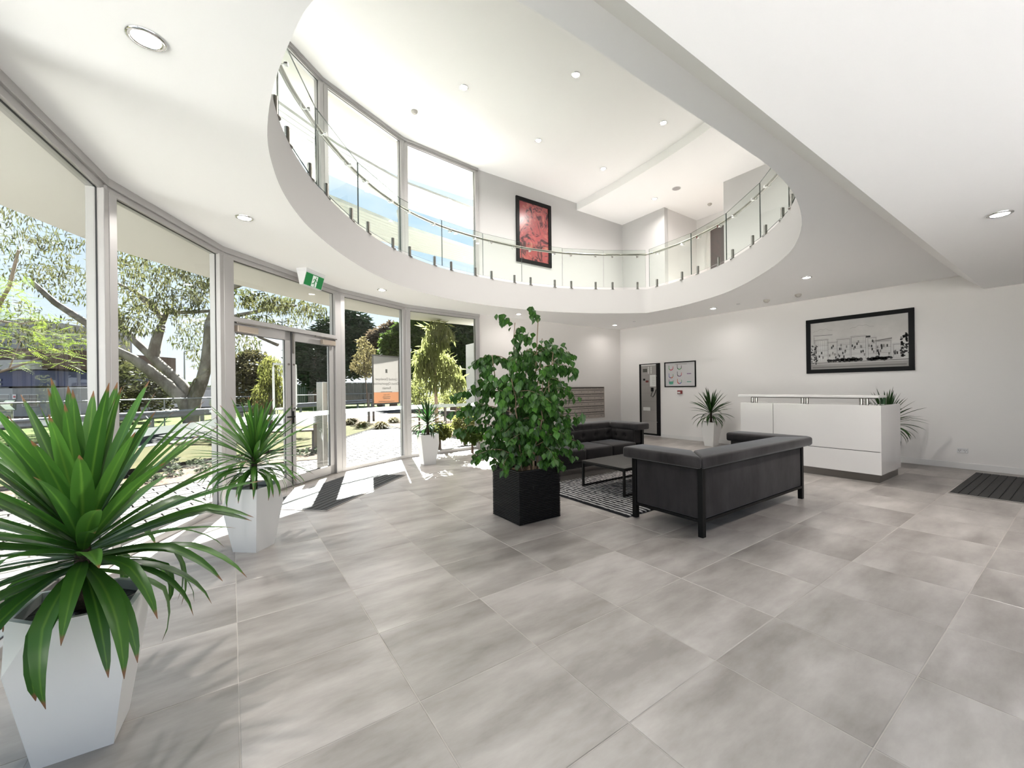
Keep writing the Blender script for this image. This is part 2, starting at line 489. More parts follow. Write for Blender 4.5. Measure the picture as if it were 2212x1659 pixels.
# ---- glazed facade
def seg(A, B):
    A, B = Vector((A[0],A[1])), Vector((B[0],B[1]))
    l = (B-A).length; u = (B-A)/l
    return A, u, Vector((-u.y, u.x)), l
wcount = [0]
def glaze(root, A, u, n, l0, l1, z0, z1, pane='pane'):
    """glass with its black gasket in the rectangle l0..l1 x z0..z1"""
    b_ = MB(); b_.obox(A, u, n, l0, l1, -0.004, 0.004, z0, z1)
    p = b_.build(pane, GLASS, root)
    b_ = MB(); t = 0.009
    for a in ((l0-0.001,l0+t,z0,z1),(l1-t,l1+0.001,z0,z1),(l0,l1,z0,z0+t),(l0,l1,z1-t,z1)):
        b_.obox(A, u, n, a[0], a[1], -0.012, -0.004, a[2], a[3])
    b_.build('gasket', GASKET, root)
    return p
def window_bay(A, B, z0, z1, head, sill, label, strip=True, j0=0.085, j1=0.085, post=True):
    A, u, n, l = seg(A, B); wcount[0] += 1
    w = thing('window_%d' % wcount[0], label, 'window', (A.x, A.y, z0), kind='structure')
    b_ = MB(); b_.obox(A, u, n, 0, l, -0.055, 0.05, z1-head*0.55, z1); b_.obox(A, u, n, 0, l, -0.035, 0.05, z1-head, z1-head*0.5)
    b_.build('frame_head', ALU, w, bevel=0.003)
    b_ = MB(); b_.obox(A, u, n, 0, l, -0.055, 0.05, z0, z0+sill); b_.build('frame_sill', ALU, w, bevel=0.003)
    for a, c in ((0.012, j0), (l-j1, l-0.012)):
        b_ = MB(); b_.obox(A, u, n, a, c, -0.052, 0.05, z0+sill*0.9, z1-head*0.9); b_.build('jamb', ALU, w, bevel=0.003)
    if post:
        b_ = MB(); b_.cyl((A.x, A.y), 0.05, z0, z1, 10); b_.build('mullion_post', ALU, w)
    glaze(w, A, u, n, j0-0.004, l-j1+0.004, z0+sill-0.004, z1-head+0.004)
    if strip:
        b_ = MB(); b_.obox(A, u, n, j0, l-j1, -0.0075, -0.0045, 0.925, 0.99); b_.build('frosted_strip', FROST, w)
    return w
window_bay(FL[1], FL[2], 0, ZC, 0.11, 0.06, 'lobby window furthest along the facade from the entrance doors')
window_bay(FL[2], FL[3], 0, ZC, 0.11, 0.06, 'lobby window third along the facade from the entrance doors')
window_bay(FL[3], FL[4], 0, ZC, 0.11, 0.06, 'lobby window overlooking the feathery tree, two bays from the entrance doors')
window_bay(FL[4], FL[5], 0, ZC, 0.11, 0.06, 'lobby window overlooking the lawn and gum tree, hinge side of the entrance')
window_bay(FL[6], FL[7], 0, ZC, 0.11, 0.06, 'lobby window with the framed poster, beside the entrance doors')
window_bay(FL[7], FL[8], 0, ZC, 0.11, 0.06, 'lobby window behind the small white pot, next to the letterbox wall', j0=0.10, j1=0.10)
for k in range(len(FU)-1):
    window_bay(FU[k], FU[k+1], ZF, ZU, 0.10, 0.06, 'upper storey window, bay %s from the white picture wall' % ['one','two','three','four','five'][len(FU)-2-k], strip=False)

# ---- entrance door bay
A, u, n, l = seg(FL[5], FL[6])
d = thing('door_1', 'glazed double entrance door with aluminium frame and transom light', 'door', (A.x, A.y, 0), kind='structure')
b_ = MB(); b_.obox(A,u,n,0,l,-0.055,0.05,ZC-0.06,ZC); b_.obox(A,u,n,0,l,-0.035,0.05,ZC-0.11,ZC-0.055); b_.build('frame_head', ALU, d, bevel=0.003)
b_ = MB(); b_.obox(A,u,n,0.1,l-0.1,-0.05,0.05,2.095,2.15); b_.build('transom_rail', ALU, d, bevel=0.003)
J = 0.135
for a, c in ((0.012,J),(l-J,l-0.012)):
    b_ = MB(); b_.obox(A,u,n,a,c,-0.052,0.05,0,ZC-0.1); b_.build('jamb', ALU, d, bevel=0.003)
b_ = MB(); b_.cyl((A.x,A.y),0.05,0,ZC,10); b_.build('mullion_post', ALU, d)
b_ = MB(); b_.cyl(FL[6],0.052,0,ZC,10); b_.build('mullion_post', ALU, d)
b_ = MB(); b_.obox(A,u,n,J,l-J,-0.06,0.06,0,0.012); b_.build('threshold', STEEL, d)
glaze(d, A, u, n, J-0.004, l-J+0.004, 2.146, ZC-0.106, 'transom_pane')
mid = 1.012
def leaf(l0, l1, s0, s1, hinge):
    lf = bpy.data.objects.new('door_leaf', None); COL.objects.link(lf); lf.parent = d
    b_ = MB(); b_.obox(A,u,n,l0,l0+s0,-0.022,0.022,0.015,2.09); b_.obox(A,u,n,l1-s1,l1,-0.022,0.022,0.015,2.09)
    b_.obox(A,u,n,l0,l1,-0.022,0.022,0.015,0.14); b_.obox(A,u,n,l0,l1,-0.022,0.022,1.972,2.09)
    b_.build('leaf_frame', ALU, lf)
    glaze(lf, A, u, n, l0+s0-0.003, l1-s1+0.003, 0.138, 1.975)
    b_ = MB(); b_.obox(A,u,n,l0+s0,l1-s1,-0.0075,-0.0045,0.925,0.99); b_.build('frosted_strip', FROST, lf)
    b_ = MB(); c0 = l0+0.02 if hinge == 0 else l1-0.30
    b_.obox(A,u,n,c0,c0+0.28,-0.075,-0.022,1.985,2.055); b_.build('door_closer', mat('closer_bronze',(0.42,0.36,0.30),0.35,metal=0.6), lf, bevel=0.004)
    b_ = MB(); b_.obox(A,u,n,c0-0.01,c0+0.45 if hinge == 0 else c0+0.29,-0.09,-0.06,2.075,2.09)
    if hinge == 1: b_.obox(A,u,n,c0-0.17,c0,-0.09,-0.06,2.075,2.09)
    b_.build('closer_arm', STEEL, lf)
    hx = l1-s1*0.5 if hinge == 0 else l0+s0*0.5
    for z in (1.65,1.055):
        b_ = MB(); c = A + u*hx
        b_.tube([(c.x-n.x*0.022,c.y-n.y*0.022,z),(c.x-n.x*0.036,c.y-n.y*0.036,z)],0.013,10); b_.build('handle_bolt', STEEL, lf)
    b_ = MB(); c = A + u*(hx-0.15 if hinge == 0 else hx+0.15)
    q = lambda t, z, s=0.0: (c.x+n.x*t+u.x*s, c.y+n.y*t+u.y*s, z)
    s_ = 0.15 if hinge == 0 else -0.15
    b_.tube([q(0.022,1.65,s_),q(0.07,1.65,s_),q(0.07,1.65,0),q(0.07,1.60,0),q(0.07,1.10,0),q(0.07,1.055,0),q(0.07,1.055,s_),q(0.022,1.055,s_)],0.014,8)
    b_.build('pull_handle', mat('handle_white',(0.8,0.79,0.77),0.35), lf)
    return lf
lf0 = leaf(J+0.004, mid-0.004, 0.03, 0.095, 0)
lf1 = leaf(mid+0.004, l-J-0.004, 0.07, 0.10, 1)
b_ = MB(); b_.obox(A,u,n,mid-0.006,mid+0.004,-0.03,-0.02,0.02,2.09); b_.build('meeting_seal', GASKET, lf0)
b_ = MB(); b_.obox(A,u,n,mid+0.006,mid+0.035,-0.032,-0.022,0.84,1.02); b_.obox(A,u,n,mid-0.10,mid+0.03,-0.05,-0.038,0.935,0.955); b_.build('lever_lock', BLACK, lf1)
b_ = MB(); b_.obox(A,u,n,mid+0.02,mid+0.045,-0.034,-0.022,1.80,2.07); b_.build('flush_bolt', STEEL, lf1)

# ---- outer canopies of the facade (seen through the panes)
CAN = [(-2.6,-2.0),(-2.25,0.2),(-1.88,1.9),(-1.52,3.1),(-1.06,4.05),(-0.2,5.0),(0.6,5.62),(1.55,6.26),(2.4,6.60),(3.2,6.84),(4.80,6.92),(7.0,6.85)]
INN = [(x,y) for x,y in FL[1:]] + [(7.0,5.95)]
SOFFIT = mat('soffit_paint', (0.62,0.60,0.56), 0.8, spec=0.2)
def canopy_mesh(inner, outer, z0, z1):
    b_ = MB(); b_.prism(outer + inner[::-1], z0, z1); return b_
INN2 = [(x-0.06 if k < 4 else x-0.03, y+0.03) for k,(x,y) in enumerate(FL[1:])] + [(7.0,5.95)]
cn = canopy_mesh(INN2, CAN, 2.85, 3.30).build('roof_canopy', SOFFIT)
tag(cn, 'cream soffit of the curved canopy outside the lobby glazing', 'canopy', kind='structure')
INU = [(-1.22,-2.0),(-1.1,0.45),(-0.97,2.0),(-0.28,3.55),(1.09,4.86),(2.62,5.66),(4.33,5.84),(7.0,5.95)]
CAU = [(-2.6,-2.0),(-2.25,0.2),(-1.88,1.9),(-1.35,3.6),(-0.25,5.1),(0.57,5.77),(1.50,6.48),(2.92,6.95),(4.83,7.09),(7.0,7.0)]
tag(canopy_mesh(INU, CAU, 6.05, 6.45).build('roof_eave', SOFFIT), 'cream soffit of the roof eave outside the upper windows', 'eave', kind='structure')

def shade(name, label, inner, outer, z, th):
    t = thing(name, label, 'sunshade', (inner[2][0], inner[2][1], z))
    N_ = 9
    L_ = lambda P, Q, k: [(p[0]+(q[0]-p[0])*k, p[1]+(q[1]-p[1])*k) for p, q in zip(P, Q)]
    for k in range(N_):
        a, c = L_(inner, outer, k/N_), L_(inner, outer, (k+0.86)/N_)
        b_ = MB(); b_.prism(c + a[::-1], z, z+th); b_.build('blade', mat('sunshade_white',(0.55,0.55,0.54),0.6), t)
    for k in (1,3,5):
        b_ = MB(); p, q = Vector(inner[k]), Vector(outer[k]); v = q-p; ln = v.length; v /= ln
        b_.obox(p, v, Vector((-v.y,v.x)), -0.55, ln, -0.03, 0.03, z+th, z+th+0.06); b_.build('bracket_arm', MATS['sunshade_white'], t)
    return t
S1I = [(-2.1,0.3),(-1.75,1.9),(-1.05,3.45),(0.17,4.72),(1.53,5.68),(2.86,6.31),(4.71,6.63),(6.2,6.75)]
S1O = [(-3.2,0.3),(-2.8,2.2),(-2.0,4.3),(-0.5,5.75),(1.40,6.80),(3.12,7.46),(5.15,7.84),(6.6,7.85)]
shade('sunshade', 'white slatted curved sunshade just under the roof eave', S1I, S1O, 5.6, 0.05)
S2I = [(-2.6,0.3),(-2.2,2.2),(-1.5,3.9),(-0.2,5.4),(1.30,6.20),(3.00,6.88),(4.97,7.33),(6.4,7.4)]
S2O = [(-3.8,0.3),(-3.4,2.6),(-2.6,5.0),(-0.9,6.6),(1.3,7.6),(3.55,8.28),(5.6,8.57),(7.0,8.6)]
shade('sunshade', 'white slatted curved sunshade low outside the upper windows', S2I, S2O, 4.9, 0.06)
# ================================================================== BALUSTRADE
def arc(P):
    s_ = [0.0]
    for i in range(1,len(P)): s_.append(s_[-1] + math.hypot(P[i][0]-P[i-1][0], P[i][1]-P[i-1][1]))
    return s_
def at_len(P, S, t):
    t = max(0, min(S[-1], t))
    for i in range(1,len(P)):
        if S[i] >= t:
            k = (t-S[i-1])/max(1e-9, S[i]-S[i-1])
            return (P[i-1][0]+(P[i][0]-P[i-1][0])*k, P[i-1][1]+(P[i][1]-P[i-1][1])*k)
    return P[-1]
bal = thing('glass_balustrade', 'frameless glass balustrade with steel handrail around the upper void', 'balustrade', (0.185,0.85,ZF))
EDGES = ([0.1,1.12,2.138,3.147,4.219,5.282,6.26,7.176,8.073,9.018,9.949,10.88], [0.02,1.134,2.095,3.176,4.154,5.11,6.06,7.01,7.96,8.91,9.86])
def side_path(P, sgn, w): return [(p[0]-sgn*t[1]*w, p[1]+sgn*t[0]*w) for p, t in zip(P, tangents(P))]
def tangents(P):
    r = []
    for i in range(len(P)):
        a = Vector(P[max(i-1,0)]); c = Vector(P[min(i+1,len(P)-1)]); t = (c-a).normalized(); r.append((t.x,t.y))
    return r
def run(P, joints, first_gap=True):
    """P runs with the slab on its left hand; glass stands 5 cm inside the slab edge"""
    G = side_path(P, 1, 0.045); S = arc(G)
    for a, c in zip(joints[:-1], joints[1:]):
        p, q = Vector(at_len(G,S,a+0.006)), Vector(at_len(G,S,c-0.006))
        v = (q-p); ln = v.length; v /= ln; nn = Vector((-v.y, v.x))
        b_ = MB(); b_.obox(p, v, nn, 0, ln, -0.006, 0.006, ZF+0.055, 4.30)
        # dark polished edges
        b_.m = [1,1,0,1,0,1]
        b_.build('glass_panel', [BGLASS, BEDGE], bal)
        for k in (0.20, 0.80):
            c2 = p + v*ln*k
            sp = MB(); sp.cyl((c2.x, c2.y), 0.024, ZF-0.002, ZF+0.165, 14)
            so = sp.build('spigot', STEEL, bal)
            bs = MB(); bs.cyl((c2.x, c2.y), 0.045, ZF-0.001, ZF+0.008, 14); bs.build('base_disc', STEEL, so)
            br = MB(); h = c2 + nn*0.075
            br.tube([(c2.x,c2.y,4.15),(c2.x+nn.x*0.05,c2.y+nn.y*0.05,4.14),(h.x,h.y,4.155),(h.x,h.y,4.205)],0.007,6)
            br.tube([(c2.x-nn.x*0.014,c2.y-nn.y*0.014,4.15),(c2.x+nn.x*0.014,c2.y+nn.y*0.014,4.15)],0.022,12)
            br.build('rail_bracket', CHROME, bal)
    H = side_path(P, 1, 0.125); SH = arc(H)
    n_ = 60
    pts = [at_len(H,SH,SH[-1]*k/n_) for k in range(n_+1)]
    return pts
hand = []
for P, J_ in ((sec1, EDGES[0]), (sec2, EDGES[1])):
    hand += run(P, J_)[0 if not hand else 1:]
b_ = MB(); b_.tube([(p[0],p[1],4.225) for p in hand], 0.0255, 10); b_.build('handrail', STEEL, bal)
# ================================================================== CEILING FITTINGS
def downlight(x, y, z, label, group, power=1.0, r=0.072, lamp=True):
    t = thing('downlight', label, 'downlight', (x,y,z-0.012), group)
    b_ = MB(); b_.lathe((0,0,0), [(r*0.70,0.012),(r*0.72,0.003),(r*0.86,0.0),(r,0.005),(r,0.0125)], 28, caps=False); b_.build('trim_ring', CHROME, t, local=True)
    b_ = MB(); b_.cyl((0,0), r*0.71, 0.004, 0.0075, 28); b_.build('lens', LENS, t, local=True)
    if lamp:
        ld = bpy.data.lights.new('downlight_lamp','AREA'); ld.shape = 'DISK'; ld.size = r*1.3
        ld.energy = LAMP_W*power; ld.color = (1.0,0.955,0.90); ld.spread = math.radians(150)
        lo = bpy.data.objects.new('downlight_lamp', ld); COL.objects.link(lo); lo.parent = t; lo.location = (0,0,0.0)
    return t
GL = 'recessed downlights in the lower ceiling'
for (x,y,lab) in [(-0.31,0.30,'downlight in the lower ceiling between the void and the feathery tree window'),
                  (0.10,2.45,'downlight in the lower ceiling before the lawn window'),
                  (1.955,4.62,'downlight in the lower ceiling before the poster window'),
                  (5.01,5.23,'downlight in the lower ceiling over the tall ficus'),
                  (8.00,5.22,'downlight in the lower ceiling over the letterbox corner'),
                  (8.055,2.50,'downlight in the lower ceiling before the picture directory, beside the void'),
                  (6.943,0.33,'downlight in the lower ceiling over the reception desk')]:
    downlight(x,y,ZC,lab,GL,0.5 if 6 < x < 7.5 else 0.15 if x > 4.9 else 0.8)
downlight(5.005,-1.815,ZLOW,'downlight in the low ceiling panel with the sloping edge',GL,r=0.078)
for (x,y,lab) in [(4.261,2.458,'downlight in the high ceiling over the middle of the void'),(2.992,3.695,'downlight in the high ceiling beside the smoke detector'),
                  (4.793,4.148,'downlight in the high ceiling over the red picture'),(6.322,2.40,'downlight in the high ceiling beside the curved drop'),
                  (6.562,4.159,'downlight in the high ceiling near the curved drop and picture wall')]:
    downlight(x,y,ZU,lab,'recessed downlights in the high ceiling',1.3)
downlight(8.349,4.182,ZUD,'downlight in the lowered gallery ceiling by the corridor','downlights in the gallery ceiling',0.6)
downlight(7.6,1.2,ZUD,'downlight in the lowered gallery ceiling away from the corridor','downlights in the gallery ceiling',0.6)
downlight(9.7,3.0,ZUD,'downlight inside the upper corridor','downlights in the gallery ceiling',0.5)
def detector(x, y, z, label):
    t = thing('smoke_detector', label, 'detector', (x,y,z-0.05), 'ceiling smoke detectors')
    b_ = MB(); b_.lathe((0,0,0), [(0.052,0.05),(0.055,0.034),(0.05,0.028)], 20); b_.build('mounting_base', PLASTIC_W, t, local=True)
    b_ = MB(); b_.lathe((0,0,0), [(0.048,0.03),(0.046,0.018),(0.030,0.006),(0.026,0.0)], 20); b_.build('sensor_head', PLASTIC_W, t, local=True)
    return t
detector(2.558,4.71,ZU,'cream smoke detector on the high ceiling')
detector(8.13,1.46,ZC,'cream smoke detector above the directory end of the desk wall')
detector(8.12,0.91,ZC,'cream smoke detector above the drawing over the desk')
detector(9.728,3.556,ZUD,'cream smoke detector inside the upper corridor')
t = thing('ceiling_speaker', 'round grey grille in the gallery ceiling', 'speaker', (8.339,3.554,ZUD-0.008))
b_ = MB(); b_.lathe((0,0,0), [(0.10,0.008),(0.10,0.002),(0.094,0.0)], 28); b_.build('trim_ring', PLASTIC, t, local=True)
b_ = MB(); b_.cyl((0,0),0.085,-0.002,0.001,28); b_.build('grille', mat('grille_grey',(0.35,0.33,0.33),0.6), t, local=True)
for x,y,lab in [(8.026,1.95,'small sprinkler disc in the lower ceiling between a detector and a downlight'),(7.961,4.536,'small sprinkler disc in the lower ceiling near the letterbox corner')]:
    t = thing('sprinkler', lab, 'sprinkler', (x,y,ZC-0.008), 'concealed sprinklers')
    b_ = MB(); b_.lathe((0,0,0), [(0.04,0.0085),(0.04,0.003),(0.034,0.0)], 20); b_.build('cover_disc', PLASTIC, t, local=True)

# ---- exit sign
t = thing('exit_sign', 'green and white running man exit sign hung from the ceiling by the doors', 'exit sign', (0.793,3.907,ZC))
u2 = Vector((0.268,0.279)).normalized(); n2 = Vector((-u2.y,u2.x)); L2 = 0.385
def ex(a, b, z): return (0.793+u2.x*a+n2.x*b, 3.907+u2.y*a+n2.y*b, z)
P2 = [(0,ZC),(0.0,ZC-0.035),(0.145,ZC-0.035),(0.145,ZC)]
b_ = MB(); b_.add([ex(0,*p) for p in P2]+[ex(L2,*p) for p in P2], [(0,1,2,3),(7,6,5,4),(0,4,5,1),(1,5,6,2),(2,6,7,3),(3,7,4,0)]); b_.build('mounting_plate', PLASTIC, t)
P2 = [(0.004,ZC-0.034),(0.058,ZC-0.215),(0.105,ZC-0.215),(0.142,ZC-0.034)]
b_ = MB(); b_.add([ex(0.004,*p) for p in P2]+[ex(L2-0.004,*p) for p in P2], [(0,1,2,3),(7,6,5,4),(0,4,5,1),(1,5,6,2),(2,6,7,3),(3,7,4,0)]); b_.build('housing', PLASTIC, t)
def face(s_, v_, off):      # s along, v down, in the sloping front face
    z = ZC-0.034-0.181*v_; b0 = 0.004+0.054*v_
    nl = Vector((0.181, 0.054)).normalized()
    return ex(0.004+(L2-0.008)*s_, b0-nl.x*off, z-nl.y*off)
GREEN = mat('exit_green',(0.0,0.10,0.022),0.4,emit=((0.0,0.30,0.06),0.05))
EXW = mat('exit_white',(0.55,0.58,0.56),0.4,emit=((0.9,0.95,0.92),0.04))
def facepoly(poly, off, th, m_, nm):
    b_ = MB(); k = len(poly)
    b_.add([face(p[0],p[1],off) for p in poly]+[face(p[0],p[1],off+th) for p in poly], [tuple(range(k)), tuple(range(2*k-1,k-1,-1))]+[(i,(i+1)%k,k+(i+1)%k,k+i) for i in range(k)])
    return b_.build(nm, m_, t)
facepoly([(0.03,0.10),(0.97,0.10),(0.97,0.96),(0.03,0.96)],0.0,0.003,GREEN,'green_face')
facepoly([(0.385,0.16),(0.655,0.16),(0.655,0.94),(0.385,0.94)],0.003,0.0012,EXW,'white_door')
man = MB()
def mpoly(poly):
    k = len(poly); man.add([face(p[0],p[1],0.0044) for p in poly]+[face(p[0],p[1],0.0054) for p in poly], [tuple(range(k)), tuple(range(2*k-1,k-1,-1))]+[(i,(i+1)%k,k+(i+1)%k,k+i) for i in range(k)])
def limb(a, c, w):
    a = Vector((a[0]*2.05,a[1])); c = Vector((c[0]*2.05,c[1])); v = (c-a).normalized(); q = Vector((-v.y,v.x))*w
    mpoly([((p.x)/2.05,p.y) for p in (a-q,c-q,c+q,a+q)])
mpoly([(0.575+0.026*math.cos(2*PI*k/12), 0.27+0.055*math.sin(2*PI*k/12)) for k in range(12)])
limb((0.555,0.36),(0.53,0.60),0.055); limb((0.55,0.37),(0.47,0.40),0.025); limb((0.475,0.39),(0.44,0.52),0.025)
limb((0.565,0.38),(0.61,0.53),0.025); limb((0.61,0.52),(0.65,0.56),0.025); limb((0.535,0.58),(0.55,0.76),0.034); limb((0.55,0.74),(0.56,0.93),0.030)
limb((0.525,0.58),(0.48,0.74),0.034); limb((0.485,0.73),(0.40,0.73),0.030)
man.build('running_figure', GREEN, t)

# ================================================================== WALL ITEMS
def onwall(name, label, cat, y, z, group=None): return thing(name, label, cat, (XW,y,z), group)
# framed drawing over the desk
PRINT = mat('drawing_paper',(0.44,0.425,0.41),0.10,spec=0.6,coat=0.25,noise=(3.0,(0.50,0.485,0.47),0.35,0.7))
FRAMEB = mat('picture_frame_black',(0.003,0.003,0.0035),0.4,spec=0.2)
t = onwall('framed_drawing','wide black framed line drawing of an apartment building over the desk','picture',0.26,1.506)
y0,y1,z0,z1 = -0.523,1.041,1.506,2.516
fw = 0.072
for a,c in (((y0,z0),(y1,z0+fw)),((y0,z1-fw),(y1,z1)),((y0,z0+fw),(y0+fw,z1-fw)),((y1-fw,z0+fw),(y1,z1-fw))):
    b_ = MB(); b_.box((XW-0.035,a[0],a[1]),(XW,c[0],c[1])); b_.build('frame_rail', FRAMEB, t, bevel=0.003)
b_ = MB(); b_.box((XW-0.012,y0+fw-0.005,z0+fw-0.005),(XW-0.001,y1-fw+0.005,z1-fw+0.005)); b_.build('print', PRINT, t)
INK = mat('drawing_ink',(0.012,0.011,0.011),0.5); INKG = mat('drawing_grey',(0.15,0.14,0.135),0.5); INKL = mat('drawing_light_grey',(0.25,0.24,0.23),0.5)
iw, ih = (y1-y0-2*fw), (z1-z0-2*fw)
lay = [0]
def ip(s_, v_, o=0.0): return (XW-0.0125-0.0004*o, y1-fw-iw*s_, z0+fw+ih*v_)
ink = MB(); inkg = MB(); inkl = MB()
def stroke(buf, a, c, w=0.0016, o=1):
    a3 = Vector(ip(*a,o)); c3 = Vector(ip(*c,o)); v = (c3-a3); 
    if v.length < 1e-5: return
    v.normalize(); q = Vector((0,-v.z,v.y))*w
    buf.add([a3-q,c3-q,c3+q,a3+q],[(0,1,2,3)])
def blob(buf, c, r, o=2, ry=None, n=9):
    buf.add([ip(c[0]+r*(1+0.2*random.uniform(-1,1))*math.cos(2*PI*k/n)*ih/iw, c[1]+(ry or r)*(1+0.2*random.uniform(-1,1))*math.sin(2*PI*k/n), o) for k in range(n)],[tuple(range(n))])
def rect(buf, s0,v0,s1,v1,o=1): buf.add([ip(s0,v0,o),ip(s1,v0,o),ip(s1,v1,o),ip(s0,v1,o)],[(0,1,2,3)])
rect(inkl,0,0.0,1,0.11,0); rect(inkg,0.02,0.03,0.98,0.055,1); rect(inkg,0.0,0.125,1,0.145,1)
for (s0,s1,v1,cols) in ((0.05,0.20,0.62,3),(0.20,0.30,0.55,3),(0.30,0.44,0.60,5),(0.45,0.60,0.63,5),(0.62,0.70,0.58,3),(0.70,0.84,0.50,6),(0.86,0.93,0.42,2)):
    for p,q in (((s0,0.17),(s0,v1)),((s1,0.17),(s1,v1)),((s0,v1),(s1,v1)),((s0-0.01,v1+0.012),(s1+0.01,v1+0.012))): stroke(ink,p,q,0.0018)
    lv = int((v1-0.17)/0.10)
    for k in range(lv+1):
        v = 0.17+k*(v1-0.17)/max(1,lv); stroke(inkg,(s0,v),(s1,v),0.0022)
        stroke(inkg,(s0,v+0.03),(s1,v+0.03),0.001)
    for c in range(cols*2):
        s_ = s0+(s1-s0)*(c+0.5)/(cols*2); stroke(inkg,(s_,0.18),(s_,v1-0.01),0.0011)
    for k in range(cols*2):
        s_ = random.uniform(s0,s1-0.02); v = random.uniform(0.2,v1-0.08); rect(inkg if k%2 else ink,s_,v,s_+0.014,v+0.05,2)
stroke(ink,(0.03,0.73),(0.25,0.72),0.003); stroke(ink,(0.04,0.70),(0.04,0.55),0.002); stroke(inkg,(0.69,0.52),(0.85,0.55),0.010)
rect(ink,0.60,0.60,0.645,0.635,2)
for s_ in [0.21+0.024*k for k in range(15)]+[0.62+0.022*k for k in range(11)]: blob(ink,(s_,0.175+random.uniform(-.01,.015)),0.034+random.uniform(-.01,.012))
for k in range(46): blob(ink if k%3 else inkg,(random.uniform(0.005,0.075),random.uniform(0.12,0.52)),random.uniform(.008,.02))
for k in range(60):
    s_ = random.uniform(0.93,0.995); blob(ink,(s_,0.18+random.uniform(0,1)*0.40+ (0.05 if s_>0.965 else 0)),random.uniform(.008,.022))
for cx_,w_ in ((0.14,0.11),(0.56,0.12)):
    pr = None
    for k in range(15):
        a = k/14; p = (cx_+(a-0.5)*2*w_, 0.80+0.055*math.sin(PI*a)+0.012*math.sin(a*21))
        if pr: stroke(inkl,pr,p,0.0022)
        pr = p
ink.build('ink_lines', INK, t); inkg.build('grey_wash', INKG, t); inkl.build('pale_wash', INKL, t)

# red abstract upstairs, on the letterbox wall plane
def red_mat():
    m_ = bpy.data.materials.new('red_abstract_print'); m_.use_nodes = True
    N, L = m_.node_tree.nodes, m_.node_tree.links; b = N['Principled BSDF']; b.inputs['Roughness'].default_value = 0.25
    tc = N.new('ShaderNodeTexCoord'); n1 = N.new('ShaderNodeTexNoise'); n1.inputs['Scale'].default_value = 3.4; n1.inputs['Detail'].default_value = 4; n1.inputs['Distortion'].default_value = 2.6
    L.new(tc.outputs['Object'], n1.inputs['Vector'])
    cr = N.new('ShaderNodeValToRGB'); E_ = cr.color_ramp.elements
    E_[0].position = 0.30; E_[0].color = (0.035,0.018,0.02,1); E_[1].position = 0.72; E_[1].color = (0.40,0.17,0.115,1)
    for p,c in ((0.41,(0.10,0.035,0.04)),(0.47,(0.30,0.085,0.085)),(0.55,(0.33,0.065,0.07)),(0.62,(0.38,0.12,0.105))):
        x_ = E_.new(p); x_.color = (*c,1)
    L.new(n1.outputs[0], cr.inputs[0]); L.new(cr.outputs[0], b.inputs['Base Color'])
    return m_
t = thing('framed_abstract','tall black framed red abstract print on the upper wall','picture',(5.845,YW,4.245))
x0,x1,z0,z1,fw = 5.325,6.353,4.245,5.772,0.085
for a,c in (((x0,z0),(x1,z0+fw)),((x0,z1-fw),(x1,z1)),((x0,z0+fw),(x0+fw,z1-fw)),((x1-fw,z0+fw),(x1,z1-fw))):
    b_ = MB(); b_.box((a[0],YW-0.04,a[1]),(c[0],YW,c[1])); b_.build('frame_rail', FRAMEB, t, bevel=0.003)
b_ = MB(); b_.box((x0+fw-.005,YW-0.015,z0+fw-.005),(x1-fw+.005,YW-0.001,z1-fw+.005)); b_.build('print', red_mat(), t)

# fire indicator panel (recessed cabinet)
t = thing('fire_panel','tall grey fire indicator cabinet with black frame and handset','fire panel',(XW,4.76,0.03))
y0,y1,z0,z1 = 4.428,5.088,0.03,1.90
for a,c in (((y0,z0),(y0+0.105,z1)),((y1-0.05,z0),(y1,z1)),((y0+0.105,z0),(y1-0.05,z0+0.04)),((y0+0.105,z1-0.02),(y1-0.05,z1))):
    b_ = MB(); b_.box((XW-0.025,a[0],a[1]),(XW,c[0],c[1])); b_.build('frame_rail', FRAMEB, t)
PG = mat('panel_grey',(0.26,0.245,0.235),0.45); PGD = mat('panel_seam',(0.22,0.21,0.20),0.5)
b_ = MB(); b_.box((XW-0.012,y0+0.10,z0+0.035),(XW-0.001,y1-0.045,z1-0.015)); b_.build('back_plate', PGD, t)
zs = [0.07,0.36,0.44,0.78,0.82,1.02,1.06,1.24,1.30,1.58,1.60,1.83]
for a,c in ((0.075,0.135),(0.145,0.39),(0.40,0.68),(0.69,0.90),(0.91,1.12),(1.13,1.34),(1.35,1.585),(1.595,1.845)):
    b_ = MB(); b_.box((XW-0.018,y0+0.115,a),(XW-0.011,y1-0.06,c)); b_.build('door_section', PG, t)
b_ = MB(); b_.box((XW-0.024,y0+0.12,1.85),(XW-0.012,y1-0.06,1.877)); b_.build('light_bar', mat('panel_white',(0.6,0.6,0.585),0.4), t)
b_ = MB(); b_.box((XW-0.020,4.83,1.68),(XW-0.017,4.97,1.77)); b_.build('display', mat('lcd_dark',(0.07,0.07,0.06),0.2), t)
for k in range(7):
    for q in range(2):
        b_ = MB(); b_.box((XW-0.021,4.68+0.085*q,1.64+0.027*k),(XW-0.017,4.72+0.085*q,1.655+0.027*k)); b_.build('key', mat('panel_white',(0.6,0.6,0.585),0.4), t)
b_ = MB(); b_.box((XW-0.021,4.90,1.46),(XW-0.017,4.96,1.51)); b_.build('meter', BLACK, t)
b_ = MB(); b_.box((XW-0.021,4.79,1.41),(XW-0.017,4.88,1.46)); b_.build('red_label', mat('dark_red',(0.13,0.02,0.02),0.4), t)
b_ = MB(); b_.box((XW-0.024,4.55,1.30),(XW-0.017,4.74,1.60)); b_.build('notice_sheet', MATS['panel_white'], t)
b_ = MB()
